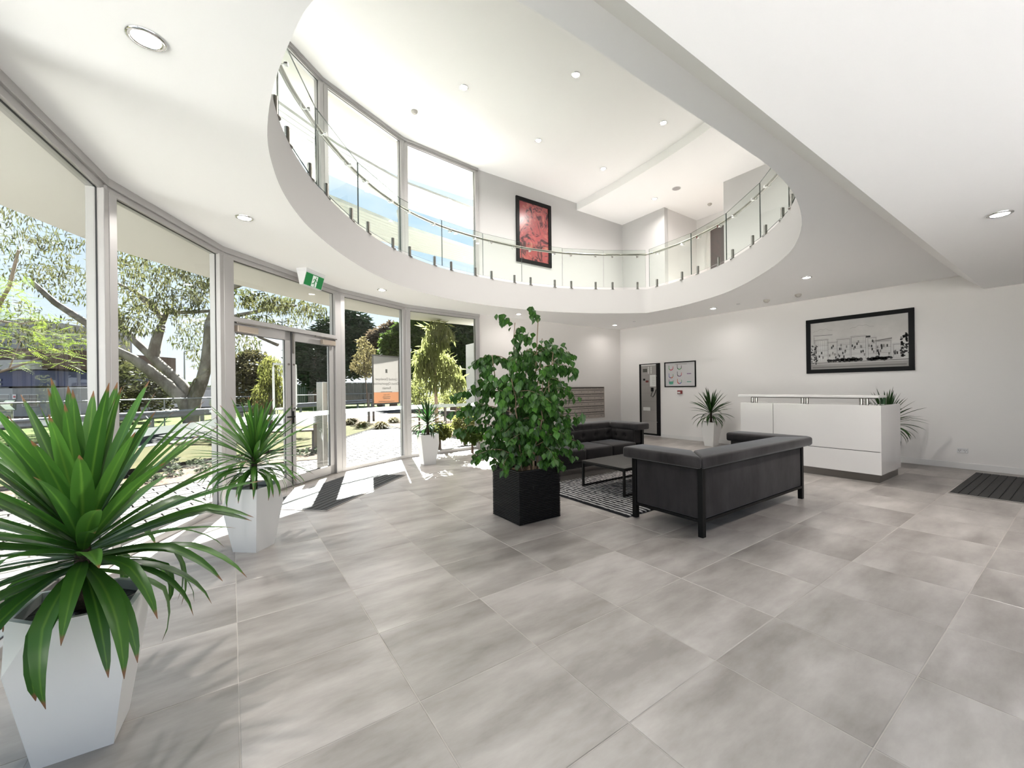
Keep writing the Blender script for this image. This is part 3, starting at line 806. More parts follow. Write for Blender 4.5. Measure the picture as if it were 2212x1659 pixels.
for k in range(5): b_.box((XW-0.0255,4.575,1.36+0.045*k),(XW-0.0242,4.665,1.366+0.045*k))
b_.build('notice_text', PGD, t)
b_ = MB(); b_.box((XW-0.045,4.62,1.17),(XW-0.017,4.70,1.27)); h_ = b_.build('handset', BLACK, t, bevel=0.008)
b_ = MB(); b_.tube([(XW-0.03,4.66,1.18),(XW-0.035,4.70,1.05),(XW-0.035,4.64,1.03),(XW-0.035,4.585,1.10),(XW-0.03,4.545,1.22)],0.008,6); b_.build('cord', BLACK, h_)
b_ = MB(); b_.box((XW-0.024,4.74,0.665),(XW-0.017,4.97,0.755)); b_.build('name_plate', MATS['panel_white'], t)
for z in (0.38,1.57):
    b_ = MB(); b_.tube([(XW-0.025,y0+0.09,z),(XW-0.032,y0+0.09,z)],0.008,8); b_.build('lock', CHROME, t)

# directory board
t = thing('directory_board','small black framed floor plan directory with coloured curved plans','sign',(XW,3.84,1.278))
y0,y1,z0,z1,fw = 3.402,4.286,1.278,1.903,0.026
for a,c in (((y0,z0),(y1,z0+fw)),((y0,z1-fw),(y1,z1)),((y0,z0+fw),(y0+fw,z1-fw)),((y1-fw,z0+fw),(y1,z1-fw))):
    b_ = MB(); b_.box((XW-0.022,a[0],a[1]),(XW,c[0],c[1])); b_.build('frame_rail', FRAMEB, t)
b_ = MB(); b_.box((XW-0.010,y0+fw-.004,z0+fw-.004),(XW-0.001,y1-fw+.004,z1-fw+.004)); b_.build('sheet', mat('directory_sheet',(0.50,0.49,0.50),0.3), t)
cols = [mat('plan_green',(0.05,0.30,0.08),.5),mat('plan_red',(0.45,0.04,0.07),.5),mat('plan_purple',(0.16,0.08,0.20),.5),mat('plan_orange',(0.55,0.13,0.04),.5),mat('plan_blue',(0.08,0.12,0.35),.5),mat('plan_black',(0.02,0.02,0.02),.5),mat('plan_teal',(0.10,0.35,0.25),.5)]
def dp(s_, v_): return (XW-0.0108, y1-fw-(y1-y0-2*fw)*s_, z0+fw+(z1-z0-2*fw)*v_)
def ring_plan(s_, v_, r, cs):
    """a U: straight arms and half circle, split in coloured runs"""
    pts = [(-1,1.1),(-1,0.2)] + [(-math.cos(a),-math.sin(a)*0.75+0.1) for a in [PI*k/10 for k in range(11)]] + [(1,0.2),(1,0.75)]
    for k in range(len(pts)-1):
        m_ = cs[min(len(cs)-1,int(k*len(cs)/(len(pts)-1)))]
        a, c = pts[k], pts[k+1]
        sc = lambda p, f_: dp(s_+p[0]*r*f_, v_+p[1]*r*1.6*f_)
        buf = bufs.setdefault(m_, MB()); f2 = 0.80
        A_ = sc(a,1); C_ = sc(c,1)
        A2 = dp(s_+a[0]*r*f2, v_+(a[1]*0.8+0.15)*r*1.6) if a[1] < 0.2 else dp(s_+a[0]*r*f2, v_+a[1]*r*1.6)
        C2 = dp(s_+c[0]*r*f2, v_+(c[1]*0.8+0.15)*r*1.6) if c[1] < 0.2 else dp(s_+c[0]*r*f2, v_+c[1]*r*1.6)
        buf.add([A_,C_,C2,A2],[(0,1,2,3)])
for i_,(s_,v_,cs) in enumerate([(0.20,0.76,[0,1,1]),(0.49,0.78,[5,0,5]),(0.20,0.42,[4,2,3,0]),(0.49,0.48,[5,2,1]),(0.20,0.15,[2,6,0]),(0.49,0.17,[3,1,4,0])]):
    bufs = {}
    ring_plan(s_,v_,0.078,[cols[k] for k in cs])
    mm = list(bufs.keys()); B = MB()
    for k,m_ in enumerate(mm): B.add(bufs[m_].v, bufs[m_].f, k)
    B.build('floor_plan', mm, t)
B = MB(); a = dp(0.13,0.20); c = dp(0.27,0.08); B.box((XW-0.0115,a[1],c[2]),(XW-0.0105,c[1],a[2])); B.build('floor_plan', cols[6], t)
B = MB(); a = dp(0.74,0.19); c = dp(0.88,0.16); B.box((XW-0.0115,c[1],c[2]),(XW-0.0105,a[1],a[2])); B.build('floor_plan', cols[6], t)
B = MB(); a = dp(0.74,0.53); c = dp(0.88,0.50); B.box((XW-0.0115,c[1],c[2]),(XW-0.0105,a[1],a[2])); B.build('floor_plan', cols[2], t)
B = MB()
for k in range(2):
    a = dp(0.36-0.03*k,0.955-0.03*k); c = dp(0.74,0.945-0.03*k); B.box((XW-0.0112,c[1],c[2]),(XW-0.0105,a[1],a[2]))
B.build('title_lines', PGD, t)
# call point, power outlet
t = thing('call_point','small dark red manual call point below the directory board','call point',(XW,3.84,1.11))
b_ = MB(); b_.box((XW-0.04,3.777,1.11),(XW,3.903,1.196)); b_.build('housing', mat('callpoint_red',(0.20,0.012,0.015),0.35), t, bevel=0.006)
b_ = MB(); b_.box((XW-0.043,3.815,1.125),(XW-0.038,3.89,1.165)); b_.build('glass_window', mat('panel_white',(0.6,0.6,0.585),0.4), t)
t = thing('power_outlet','white double power outlet low on the reception wall','outlet',(XW,-1.05,0.24))
b_ = MB(); b_.box((XW-0.009,-1.109,0.239),(XW,-0.99,0.312)); b_.build('face_plate', PLASTIC, t, bevel=0.003)
for yy in (-1.08,-1.02):
    b_ = MB(); b_.box((XW-0.0115,yy-0.018,0.29),(XW-0.0085,yy+0.018,0.30)); b_.build('rocker', PLASTIC, t)
    b_ = MB()
    for dy,dz,an in ((-0.011,0.012,0.5),(0.011,0.012,-0.5),(0,-0.008,0)):
        b_.box((-0.0007,-0.0022,-0.006),(0.0005,0.0022,0.006),0,Matrix.Translation((XW-0.0092,yy+dy,0.268+dz)) @ Matrix.Rotation(an,4,'X'))
    b_.build('pin_slot', GASKET, t)

# ---- letterboxes
t = thing('letterbox_bank','wall bank of horizontal beige letterboxes with small locks','letterboxes',(6.6,YW,0.48))
LB = mat('letterbox_beige',(0.34,0.30,0.27),0.38,metal=0.15,rnd=0.04); LBS = mat('letterbox_slot',(0.13,0.11,0.10),0.45)
xr, xl, zb, zt = 8.13, 4.975, 0.48, 1.31
b_ = MB(); b_.box((xl,YW-0.006,zb),(xr,YW,zt)); b_.build('surround', mat('letterbox_dark',(0.004,0.003,0.003),0.5), t)
b_ = MB(); b_.box((xl,YW-0.030,zt-0.012),(xr,YW-0.004,zt)); b_.box((xr-0.008,YW-0.030,zb),(xr,YW-0.004,zt)); b_.box((xl,YW-0.030,zb),(xr,YW-0.004,zb+0.006)); b_.build('trim_rail', LB, t)
doors = {}
px_, pz = 0.2345, 0.1607
ncol = int((xr-0.008-xl)/px_)
for c in range(ncol):
    for r_ in range(5):
        xc = xr-0.008-px_*(c+0.5); z_ = zb+0.006+pz*r_
        if 'd' not in doors:
            b_ = MB(); b_.box((-px_/2+0.0008,-0.022,0.0),(px_/2-0.0008,-0.002,0.088)); dd = b_.build('letterbox_door', LB, t, local=True); doors['d'] = dd.data
            b_ = MB(); b_.box((-px_/2+0.0008,-0.024,0.1),(px_/2-0.0008,-0.002,0.146)); b2 = b_.build('slot_flap', LB, t, local=True); doors['f'] = b2.data
            b_ = MB(); b_.tube([(0,-0.021,0.05),(0,-0.027,0.05)],0.008,8); lk = b_.build('lock', BLACK, dd, local=True); doors['l'] = lk.data
            b_ = MB(); b_.box((-px_/2+0.012,-0.0252,0.131),(px_/2-0.012,-0.0235,0.142)); sl_ = b_.build('slot', LBS, b2, local=True); doors['s'] = sl_.data
        else:
            dd = bpy.data.objects.new('letterbox_door', doors['d']); COL.objects.link(dd); dd.parent = t
            b2 = bpy.data.objects.new('slot_flap', doors['f']); COL.objects.link(b2); b2.parent = t
            lk = bpy.data.objects.new('lock', doors['l']); COL.objects.link(lk); lk.parent = dd
            sl_ = bpy.data.objects.new('slot', doors['s']); COL.objects.link(sl_); sl_.parent = b2
        for o in (dd, b2): o.location = Vector((xc, YW, z_)) - Vector(t.location)

# ---- upper corridor door
dr = thing('door_2','dark grey door with pale frame in the upper corridor','door',(10.4,3.5,ZF),kind='structure')
b_ = MB(); b_.box((10.36,2.95,ZF),(10.40,3.92,5.50)); b_.build('door_leaf', mat('door_grey',(0.10,0.085,0.085),0.4), dr)
for a,c in (((10.33,3.92,ZF),(10.40,4.02,5.60)),((10.33,2.85,ZF),(10.40,2.95,5.60)),((10.33,2.95,5.50),(10.40,3.92,5.60))):
    b_ = MB(); b_.box(a,c); b_.build('door_frame', mat('door_frame_grey',(0.55,0.53,0.51),0.5), dr)
# ================================================================== FURNITURE
VELVET = mat('charcoal_velvet',(0.012,0.0105,0.011),0.75,spec=0.12,sheen=0.22,noise=(2.2,(0.024,0.0215,0.022),0.38,0.68,(1,1,0.45)))
VELVETL = mat('charcoal_velvet_brushed',(0.017,0.0148,0.0152),0.75,spec=0.12,sheen=0.28,noise=(3.5,(0.040,0.0365,0.0375),0.36,0.66,(1,1,0.35)))
def rounded_box(a, b, r, name, m_, parent):
    b_ = MB(); b_.box(a, b); return b_.build(name, m_, parent, bevel=r, local=True)
def tufted(w, h, depth, nx, nz, name, m_, parent, xf, rows=(0.5,)):
    """upholstered panel, front at +y, base z=0, dimples at nx columns x rows"""
    U, V = 8*(nx+1), 10
    btn = [((k+1)/(nx+1), r) for k in range(nx) for r in rows]
    front = []; 
    for j in range(V+1):
        for i in range(U+1):
            a, c = i/U, j/V
            puff = 0.03*(1-(2*c-1)**4)*(1-(2*a-1)**8)
            dm = 0
            for bx, bz in btn:
                d2 = ((a-bx)*w)**2 + ((c-bz)*h)**2
                dm = max(dm, 0.030*math.exp(-d2/0.0011))
            for bx, bz in btn:
                dm = max(dm, 0.008*math.exp(-((a-bx)*w)**2/0.0003))
            front.append(xf @ Vector(((a-0.5)*w, depth+puff-dm, c*h)))
    b_ = MB(); n_ = U+1
    b_.add(front, [(j*n_+i+1, j*n_+i, (j+1)*n_+i, (j+1)*n_+i+1) for j in range(V) for i in range(U)], 0, True)
    bk = [xf @ Vector((s_*w/2, 0, z)) for s_ in (-1,1) for z in (0,h)]
    o = len(b_.v); b_.v += [tuple(p) for p in bk]
    top = [V*n_+i for i in range(n_)]; bot = list(range(n_)); lf = [j*n_ for j in range(V+1)]; rt = [j*n_+U for j in range(V+1)]
    b_.f += [tuple(top+[o+3,o+1]), tuple(bot[::-1]+[o+0,o+2]), tuple([o+0]+lf+[o+1]), tuple([o+3]+rt[::-1]+[o+2]), (o+0,o+1,o+3,o+2)]
    b_.m += [0]*5; b_.sm += [False]*5
    p = b_.build(name, m_, parent, local=True)
    for bx, bz in btn:
        c = xf @ Vector(((bx-0.5)*w, depth+0.004, bz*h))
        k = MB(); k.lathe(c, [(0.0,0.007),(0.008,0.005),(0.010,0.0),(0.008,-0.005),(0.0,-0.007)], 8, caps=False); k.build('button', m_, p, local=True)
    return p
def make_sofa(name, label, loc, rz, group):
    t = thing(name, label, 'sofa', loc, group, rz=rz)
    # x along the back, +y is the open front
    W2, D2 = 1.11, 0.435
    for s_ in (-1,1):
        for y in (-0.35,0.375):
            b_ = MB(); x = s_*0.985; b_.box((x-0.024,y-0.024,0.0),(x+0.024,y+0.024,0.602)); b_.build('leg', BLACK, t, local=True, bevel=0.002)
    for z0,z1 in ((0.125,0.150),(0.578,0.602)):
        b_ = MB(); b_.box((-0.985,-0.372,z0),(0.985,-0.342,z1)); b_.build('frame_rail', BLACK, t, local=True)
        for s_ in (-1,1):
            b_ = MB(); b_.box((s_*0.992-0.015,-0.35,z0),(s_*0.992+0.015,0.375,z1)); b_.build('frame_rail', BLACK, t, local=True)
    b_ = MB(); b_.box((-0.965,-0.36,0.148),(0.965,-0.32,0.58)); b_.build('back_panel', VELVETL, t, local=True, bevel=0.008)
    for s_ in (-1,1):
        b_ = MB(); b_.box((min(s_*0.955,s_*0.995),-0.328,0.148),(max(s_*0.955,s_*0.995),0.352,0.58)); b_.build('side_panel', VELVETL, t, local=True, bevel=0.008)
    # rolled cap: U in plan with mitred corners
    inn = 0.80; yi = -0.15
    def cap(poly, nm):
        b_ = MB(); b_.prism(poly, 0.600, 0.705); return b_.build(nm, VELVETL, t, local=True, bevel=0.026)
    cap([(-W2,-D2),(W2,-D2),(inn,yi),(-inn,yi)], 'back_cap')
    cap([(-W2,-D2),(-inn,yi),(-inn,D2),(-W2,D2)], 'arm_cap')
    cap([(W2,-D2),(W2,D2),(inn,D2),(inn,yi)], 'arm_cap')
    # inside upholstery
    X = Matrix.Translation((0,-0.325,0.39)) @ Matrix.Rotation(math.radians(4),4,'X')
    tufted(1.93,0.225,0.21,6,2,'backrest',VELVET,t,X)
    for s_ in (-1,1):
        X = Matrix.Translation((s_*0.955,0.085,0.39)) @ Matrix.Rotation(s_*PI/2,4,'Z')
        tufted(0.58,0.225,0.14,2,2,'armrest',VELVET,t,X)
    b_ = MB(); b_.box((-0.955,-0.325,0.135),(0.955,0.345,0.25)); b_.build('seat_base', mat('sofa_base_black',(0.005,0.0045,0.005),0.7), t, local=True)
    for k in range(3):
        w_ = 1.62/3; x0 = -0.81+w_*k
        rounded_box((x0+0.003,-0.19,0.238),(x0+w_-0.003,0.425,0.415),0.035,'seat_cushion',VELVET,t)
    return t
make_sofa('chesterfield_sofa','charcoal velvet sofa with its back and black frame turned to the open floor',(4.19,0.10,0),0.0,'velvet sofas')
make_sofa('chesterfield_sofa','charcoal velvet sofa in front of the letterboxes with tufted arm showing',(4.35,2.535,0),PI,'velvet sofas')

# coffee table
t = thing('coffee_table','low black coffee table with dark marble top on the striped rug','table',(4.2,1.335,0))
MARB = mat('dark_marble',(0.012,0.011,0.010),0.36,spec=0.25,noise=(3.2,(0.07,0.064,0.06),0.60,0.78,(1,2.2,1)))
b_ = MB(); b_.box((3.595,0.975,0.338),(4.80,1.70,0.356)); b_.build('table_top', MARB, t, bevel=0.003)
for y in (0.99,1.685):
    b_ = MB(); b_.box((3.61,y-0.011,0.318),(4.785,y+0.011,0.339)); b_.build('top_rail', BLACK, t)
    b_ = MB(); b_.box((3.61,y-0.011,0.0275),(4.785,y+0.011,0.048)); b_.build('floor_rail', BLACK, t)
    for x in (3.61,4.785):
        b_ = MB(); b_.box((x-0.012,y-0.012,0.0275),(x+0.012,y+0.012,0.339)); b_.build('leg', BLACK, t)
for x in (3.61,4.785):
    b_ = MB(); b_.box((x-0.011,0.99,0.318),(x+0.011,1.685,0.339)); b_.build('top_rail', BLACK, t)

# rug: shaggy cords black and white
t = thing('striped_rug','shaggy black and white striped rug between the two sofas','rug',(4.1,1.35,0))
b_ = MB(); b_.box((3.115,0.505,0.0),(5.10,2.075,0.007)); b_.build('backing', mat('rug_backing',(0.03,0.03,0.035),0.9), t)
def cord(x, m_, nm):
    pts = []; rad = []
    n_ = 52
    for k in range(n_+1):
        y = 0.502+1.578*k/n_
        pts.append((x+random.uniform(-.0045,.0045), y, 0.0130+random.uniform(-.002,.001))); rad.append(0.0120+random.uniform(-.003,.0015))
    rad[0] = 0.008; rad[-1] = 0.008
    b_ = MB(); b_.tube(pts, rad, 7); return b_.build(nm, m_, t)
RW = mat('rug_white',(0.42,0.40,0.395),0.95,bump=(160,0.9)); RB = mat('rug_black',(0.005,0.005,0.007),0.95,bump=(160,0.9))
nc = 66
for k in range(nc): cord(3.128+ (5.09-3.128)*k/(nc-1), RB if k % 2 == 0 else RW, 'pile_cord')

# reception desk
t = thing('reception_desk','glossy white reception desk with raised counter and steel plinth','desk',(7.16,0.32,0))
GW = mat('gloss_white',(0.66,0.64,0.63),0.16,spec=0.55,coat=0.6)
fx, ya, yb = 6.72, -0.60, 1.244
b_ = MB(); b_.box((fx+0.035,ya+0.03,0),(7.58,yb-0.03,0.108)); b_.build('plinth', mat('plinth_steel',(0.20,0.185,0.17),0.3,metal=0.9), t)
b_ = MB(); b_.box((fx+0.018,ya+0.001,0.105),(7.60,ya+0.026,1.012)); b_.build('end_panel', GW, t, bevel=0.002)
b_ = MB(); b_.box((fx+0.018,yb-0.026,0.105),(7.60,yb-0.001,1.012)); b_.build('end_panel', GW, t, bevel=0.002)
b_ = MB(); b_.box((fx+0.017,ya+0.02,0.106),(fx+0.032,yb-0.02,1.005)); b_.build('carcass', mat('desk_shadow_gap',(0.05,0.045,0.042),0.7), t)
for a,c in (((ya,0.106),(yb,0.400)),((ya,0.408),(0.732,1.013)),((0.740,0.408),(yb,1.013))):
    b_ = MB(); b_.box((fx,a[0],a[1]),(fx+0.018,c[0],c[1])); b_.build('front_panel', GW, t, bevel=0.0015)
b_ = MB(); b_.box((fx+0.032,ya+0.026,0.72),(7.60,yb-0.026,0.745)); b_.build('work_surface', GW, t)
b_ = MB(); b_.box((fx+0.018,ya+0.026,0.985),(fx+0.52,yb-0.026,1.010)); b_.build('ledge', GW, t)
b_ = MB(); b_.box((fx+0.03,-0.573,1.110),(fx+0.37,1.304,1.141)); b_.build('counter_top', GW, t, bevel=0.002)
b_ = MB(); b_.box((fx+0.06,-0.50,1.098),(fx+0.34,1.10,1.111)); b_.build('counter_rail', mat('counter_underside',(0.10,0.09,0.08),0.6), t)
for yy in (1.08,0.336,-0.39):
    for dy in (-0.032,0.032):
        b_ = MB(); b_.cyl((fx+0.12,yy+dy),0.021,1.008,1.100,14); b_.build('counter_post', STEEL, t)
# glass of greenery on the desk ledge
t = thing('glass_vase','small glass tumbler with dark green stems on the desk','vase',(7.15,-0.515,1.0105))
b_ = MB(); b_.lathe((0,0,0), [(0.034,0.0),(0.036,0.004),(0.042,0.095),(0.039,0.095),(0.033,0.008)], 20); b_.build('tumbler', GLASS, t, local=True)
for k in range(7):
    a = 2*PI*k/7; b_ = MB(); b_.tube([(0.014*math.cos(a),0.014*math.sin(a),0.006),(0.02*math.cos(a),0.02*math.sin(a),0.06),(0.027*math.cos(a),0.027*math.sin(a),0.118)],[0.008,0.010,0.003],6); b_.build('stem', mat('vase_green',(0.012,0.07,0.012),0.4), t, local=True)

# entrance mat and side mat: separate slats
MATD = mat('mat_slat',(0.018,0.0175,0.017),0.7,bump=(300,0.6),rnd=0.12); MATF = mat('mat_tray',(0.004,0.004,0.004),0.6); MATE = mat('mat_edge',(0.50,0.47,0.44),0.35,metal=0.7)
def slat_mat(name, label, O, u, w, depth, n_):
    """O corner, u along the slats (length w), v across (depth)"""
    t = thing(name, label, 'mat', (O[0],O[1],0))
    u = Vector(u).normalized(); v = Vector((-u.y,u.x))
    b_ = MB(); b_.obox(O, u, v, 0, w, 0, depth, 0.0003, 0.0035); b_.build('tray', MATF, t)
    b_ = MB()
    for a in ((0,w,0,0.006),(0,w,depth-0.006,depth),(0,0.006,0,depth),(w-0.006,w,0,depth)): b_.obox(O, u, v, a[0],a[1],a[2],a[3],0.0003,0.009)
    b_.build('edge_trim', MATE, t)
    for k in range(n_):
        p = depth/n_
        b_ = MB(); b_.obox(O, u, v, 0.008, w-0.008, p*k+0.006, p*(k+1)-0.006, 0.002, 0.010); b_.build('slat', MATD, t)
slat_mat('entrance_mat','slatted black entrance mat lying before the double doors',(0.794,2.656),(1.287,1.307),1.834,0.90,12)
slat_mat('side_mat','slatted black floor mat beside the reception wall',(6.74,-2.98),(1,0),1.80,1.762,22)
# ================================================================== INDOOR PLANTS
POT = mat('pot_white',(0.66,0.655,0.65),0.38,spec=0.4)
PEBB = mat('pot_pebbles',(0.004,0.004,0.0045),0.3,spec=0.3,noise=(38,(0.06,0.06,0.065),0.64,0.70),bump=(40,1.0))
TRUNK = mat('cane_trunk',(0.035,0.022,0.012),0.8,bump=(60,0.8))
def leaf_mat(name, c0, c1, tipc, trans=0.35, rnd=0.22):
    m_ = bpy.data.materials.new(name); m_.use_nodes = True
    N, L = m_.node_tree.nodes, m_.node_tree.links; b = N['Principled BSDF']
    b.inputs['Roughness'].default_value = 0.36; b.inputs['Specular IOR Level'].default_value = 0.45
    uv = N.new('ShaderNodeUVMap'); sp = N.new('ShaderNodeSeparateXYZ'); L.new(uv.outputs[0], sp.inputs[0])
    oi = N.new('ShaderNodeObjectInfo')
    mx = N.new('ShaderNodeMixRGB'); mx.inputs[1].default_value = (*c0,1); mx.inputs[2].default_value = (*c1,1); L.new(oi.outputs['Random'], mx.inputs[0])
    # pale midrib
    cr = N.new('ShaderNodeValToRGB'); E_ = cr.color_ramp.elements
    E_[0].position = 0.40; E_[0].color = (0,0,0,1); E_[1].position = 0.60; E_[1].color = (0,0,0,1)
    q = E_.new(0.5); q.color = (0.55,0.55,0.55,1)
    L.new(sp.outputs['Y'], cr.inputs[0])
    mr = N.new('ShaderNodeMixRGB'); L.new(cr.outputs[0], mr.inputs[0]); L.new(mx.outputs[0], mr.inputs[1]); mr.inputs[2].default_value = (c1[0]*2.2,c1[1]*1.7,c1[2]*1.6,1)
    # dry brown tip
    nz = N.new('ShaderNodeTexNoise'); nz.inputs['Scale'].default_value = 9.0
    ad = N.new('ShaderNodeMath'); ad.operation = 'MULTIPLY_ADD'; ad.inputs[1].default_value = 0.05; L.new(nz.outputs[0], ad.inputs[0]); L.new(sp.outputs['X'], ad.inputs[2])
    rt = N.new('ShaderNodeValToRGB'); rt.color_ramp.elements[0].position = 0.955; rt.color_ramp.elements[1].position = 0.985
    L.new(ad.outputs[0], rt.inputs[0])
    mt = N.new('ShaderNodeMixRGB'); L.new(rt.outputs[0], mt.inputs[0]); L.new(mr.outputs[0], mt.inputs[1]); mt.inputs[2].default_value = (*tipc,1)
    L.new(mt.outputs[0], b.inputs['Base Color'])
    tr = N.new('ShaderNodeBsdfTranslucent'); L.new(mt.outputs[0], tr.inputs[0])
    ms = N.new('ShaderNodeMixShader'); ms.inputs[0].default_value = trans
    L.new(b.outputs[0], ms.inputs[1]); L.new(tr.outputs[0], ms.inputs[2]); L.new(ms.outputs[0], N['Material Output'].inputs[0])
    return m_
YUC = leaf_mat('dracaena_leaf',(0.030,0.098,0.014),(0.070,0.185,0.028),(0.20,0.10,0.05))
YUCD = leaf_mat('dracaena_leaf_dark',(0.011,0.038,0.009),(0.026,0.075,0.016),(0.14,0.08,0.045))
FIC = leaf_mat('ficus_leaf',(0.022,0.072,0.013),(0.062,0.178,0.022),(0.06,0.15,0.03),0.3)

def strap_mesh(L_, w, e0, bend, twist=0.0, seg=9, kink=None):
    """leaf from the origin: starts at elevation e0, bends down by `bend` (radians) along its length"""
    vs_, fs, uvs = [], [], []
    p = Vector((0,0,0)); ds = L_/seg
    for k in range(seg+1):
        t = k/seg
        el = e0 - bend*t**1.5
        if kink and t > kink[0]: el -= kink[1]
        d_ = Vector((math.cos(el),0,math.sin(el))); up = Vector((-math.sin(el),0,math.cos(el)))
        ww = w*(0.42+0.58*math.sin(min(1,t/0.45)*PI/2)) if t < 0.45 else w*math.cos((t-0.45)/0.55*PI/2)**0.75
        ww = max(ww, 0.0015)
        tw = twist*t
        side = Vector((0,1,0))*math.cos(tw) + up*math.sin(tw); nn = up*math.cos(tw) - Vector((0,1,0))*math.sin(tw)
        vs_ += [p - side*ww/2 + nn*ww*0.13, p + Vector((0,0,0)), p + side*ww/2 + nn*ww*0.13]
        p = p + d_*ds
    for k in range(seg):
        a = 3*k
        fs += [(a,a+1,a+4,a+3),(a+1,a+2,a+5,a+4)]
    me = bpy.data.meshes.new('leaf'); me.from_pydata([tuple(v) for v in vs_],[],fs)
    ul = me.uv_layers.new(name='UVMap')
    for poly in me.polygons:
        poly.use_smooth = True
        for li in poly.loop_indices:
            vi = me.loops[li].vertex_index; ul.data[li].uv = ((vi//3)/seg, (vi % 3)/2)
    me.update(); return me
LEAF_LIB = {}
def leaf_lib(L_, w, m_, key):
    if key in LEAF_LIB: return LEAF_LIB[key]
    lib = []
    for tier in range(10):
        for var in range(2):
            f_ = tier/9                     # 0 = top spear, 1 = lowest drooping leaf
            e0 = math.radians(84 - 96*f_**0.9 + random.uniform(-4,4))
            bend = 0.10 + 0.55*f_ + (1.0 if tier >= 8 else 0.45 if tier == 7 else 0)*random.uniform(0.6,1.1)
            ln = L_*(0.92 + 0.16*math.sin(PI*f_) - 0.08*f_)*random.uniform(0.93,1.05)
            kk = (random.uniform(0.45,0.7), random.uniform(0.2,0.5)) if tier >= 6 and var == 1 else None
            me = strap_mesh(ln, w*(0.9+0.2*random.random()), e0, bend, random.uniform(-.5,.5), kink=kk)
            me.materials.append(m_); lib.append(me)
    LEAF_LIB[key] = lib; return lib
def make_pot(t, rz, b0=0.10, b1=0.170, H=0.52, cutz=0.70, cut=0.62):
    """inverted square frustum whose two side corners are sliced off above cutz"""
    R_ = Matrix.Rotation(rz,4,'Z')
    def at(sx, sy, z): h = b0+(b1-b0)*z/H; return Vector((sx*h, sy*h, z))
    zc = H*cutz; h1 = b1
    # corners in order: 0 (-,-) whole, 1 (+,-) cut, 2 (+,+) whole, 3 (-,+) cut ; camera sees 0 or rotated so
    v = {}
    base = [at(-1,-1,0),at(1,-1,0),at(1,1,0),at(-1,1,0)]
    c1, c3 = at(1,-1,zc), at(-1,1,zc)
    t0, t2 = at(-1,-1,H), at(1,1,H)
    k = cut*b1
    t1a, t1b = Vector((h1-k,-h1,H)), Vector((h1,-h1+k,H))
    t3a, t3b = Vector((-h1+k,h1,H)), Vector((-h1,h1-k,H))
    V = base + [c1,c3,t0,t1a,t1b,t2,t3a,t3b]
    F = [(3,2,1,0),(0,1,4,7,6),(1,2,9,8,4),(2,3,5,10,9),(3,0,6,11,5),(4,8,7),(5,11,10)]
    rim = [6,7,8,9,10,11]
    inner = [Vector((V[i].x*0.90,V[i].y*0.90,H)) for i in rim]; low = [Vector((V[i].x*0.86,V[i].y*0.86,H-0.05)) for i in rim]
    o = len(V); V = V + inner + low
    for a in range(6):
        b2 = (a+1) % 6
        F.append((rim[a],rim[b2],o+b2,o+a)); F.append((o+a,o+b2,o+6+b2,o+6+a))
    m2 = MB(); m2.add([R_ @ p for p in V], F); m2.build('pot', POT, t, local=True)
    s = MB(); s.add([R_ @ Vector((p.x*1.0,p.y*1.0,H-0.035)) for p in inner] , [tuple(range(6))])
    pe = MB()
    n_ = 9
    ring = [[(R_ @ Vector((V[i].x*0.88*q,V[i].y*0.88*q,H-0.034+0.006*(1-q)))) for i in rim] for q in (1.0,0.66,0.33,0.02)]
    pe.loft(ring, False, False); pe.build('pebbles', PEBB, t, local=True)
def dracaena(label, loc, rz, H0, cx, cy_, cz, L_, w, nleaf, key, m_, seed, wallx=None):
    t = thing('potted_dracaena', label, 'plant', loc, 'dracaenas in white faceted pots')
    make_pot(t, rz)
    rnd = random.Random(seed)
    b_ = MB(); b_.tube([(0,0,0.47),(cx*0.4,cy_*0.4,0.47+(cz-0.47)*0.5),(cx,cy_,cz+0.10)],[0.030,0.026,0.018],8); b_.build('trunk', TRUNK, t, local=True)
    lib = leaf_lib(L_, w, m_, key)
    for k in range(nleaf):
        f_ = k/(nleaf-1)
        tier = min(9, int(f_**0.92*10)); me = lib[tier*2 + rnd.randint(0,1)]
        o = bpy.data.objects.new('leaf', me); COL.objects.link(o); o.parent = t
        az_ = k*2.39996 + rnd.uniform(-.25,.25)
        zz = cz + 0.10*(1-f_) - 0.07*f_
        o.location = (cx+0.012*math.cos(az_), cy_+0.012*math.sin(az_), zz)
        s_ = rnd.uniform(0.88,1.08)
        if wallx is not None and math.cos(az_) > 0.2: s_ *= min(1.0, (wallx-loc[0]-cx)/(L_*1.16*math.cos(az_)*s_))
        o.rotation_euler = (rnd.uniform(-.1,.1), rnd.uniform(-.07,.07), az_); o.scale = (s_,s_,s_)
    return t
dracaena('big spreading dracaena in a white faceted pot beside the feathery tree window',(-0.466,-0.005,0),math.radians(86),0.52,0.0,0.0,0.695,0.58,0.052,118,'a',YUC,3)
dracaena('dracaena in a white faceted pot in front of the entrance doors',(0.126,1.890,0),math.radians(48),0.52,0.01,0.0,0.70,0.48,0.036,116,'b',YUC,5)
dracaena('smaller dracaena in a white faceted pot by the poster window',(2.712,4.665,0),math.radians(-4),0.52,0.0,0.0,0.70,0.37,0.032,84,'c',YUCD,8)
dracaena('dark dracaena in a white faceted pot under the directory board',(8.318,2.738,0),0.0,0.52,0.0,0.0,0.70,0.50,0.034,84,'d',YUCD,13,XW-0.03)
dracaena('dark dracaena half hidden behind the reception desk',(8.25,-0.284,0),0.0,0.52,0.0,0.0,0.66,0.50,0.034,76,'d',YUCD,21,XW-0.03)

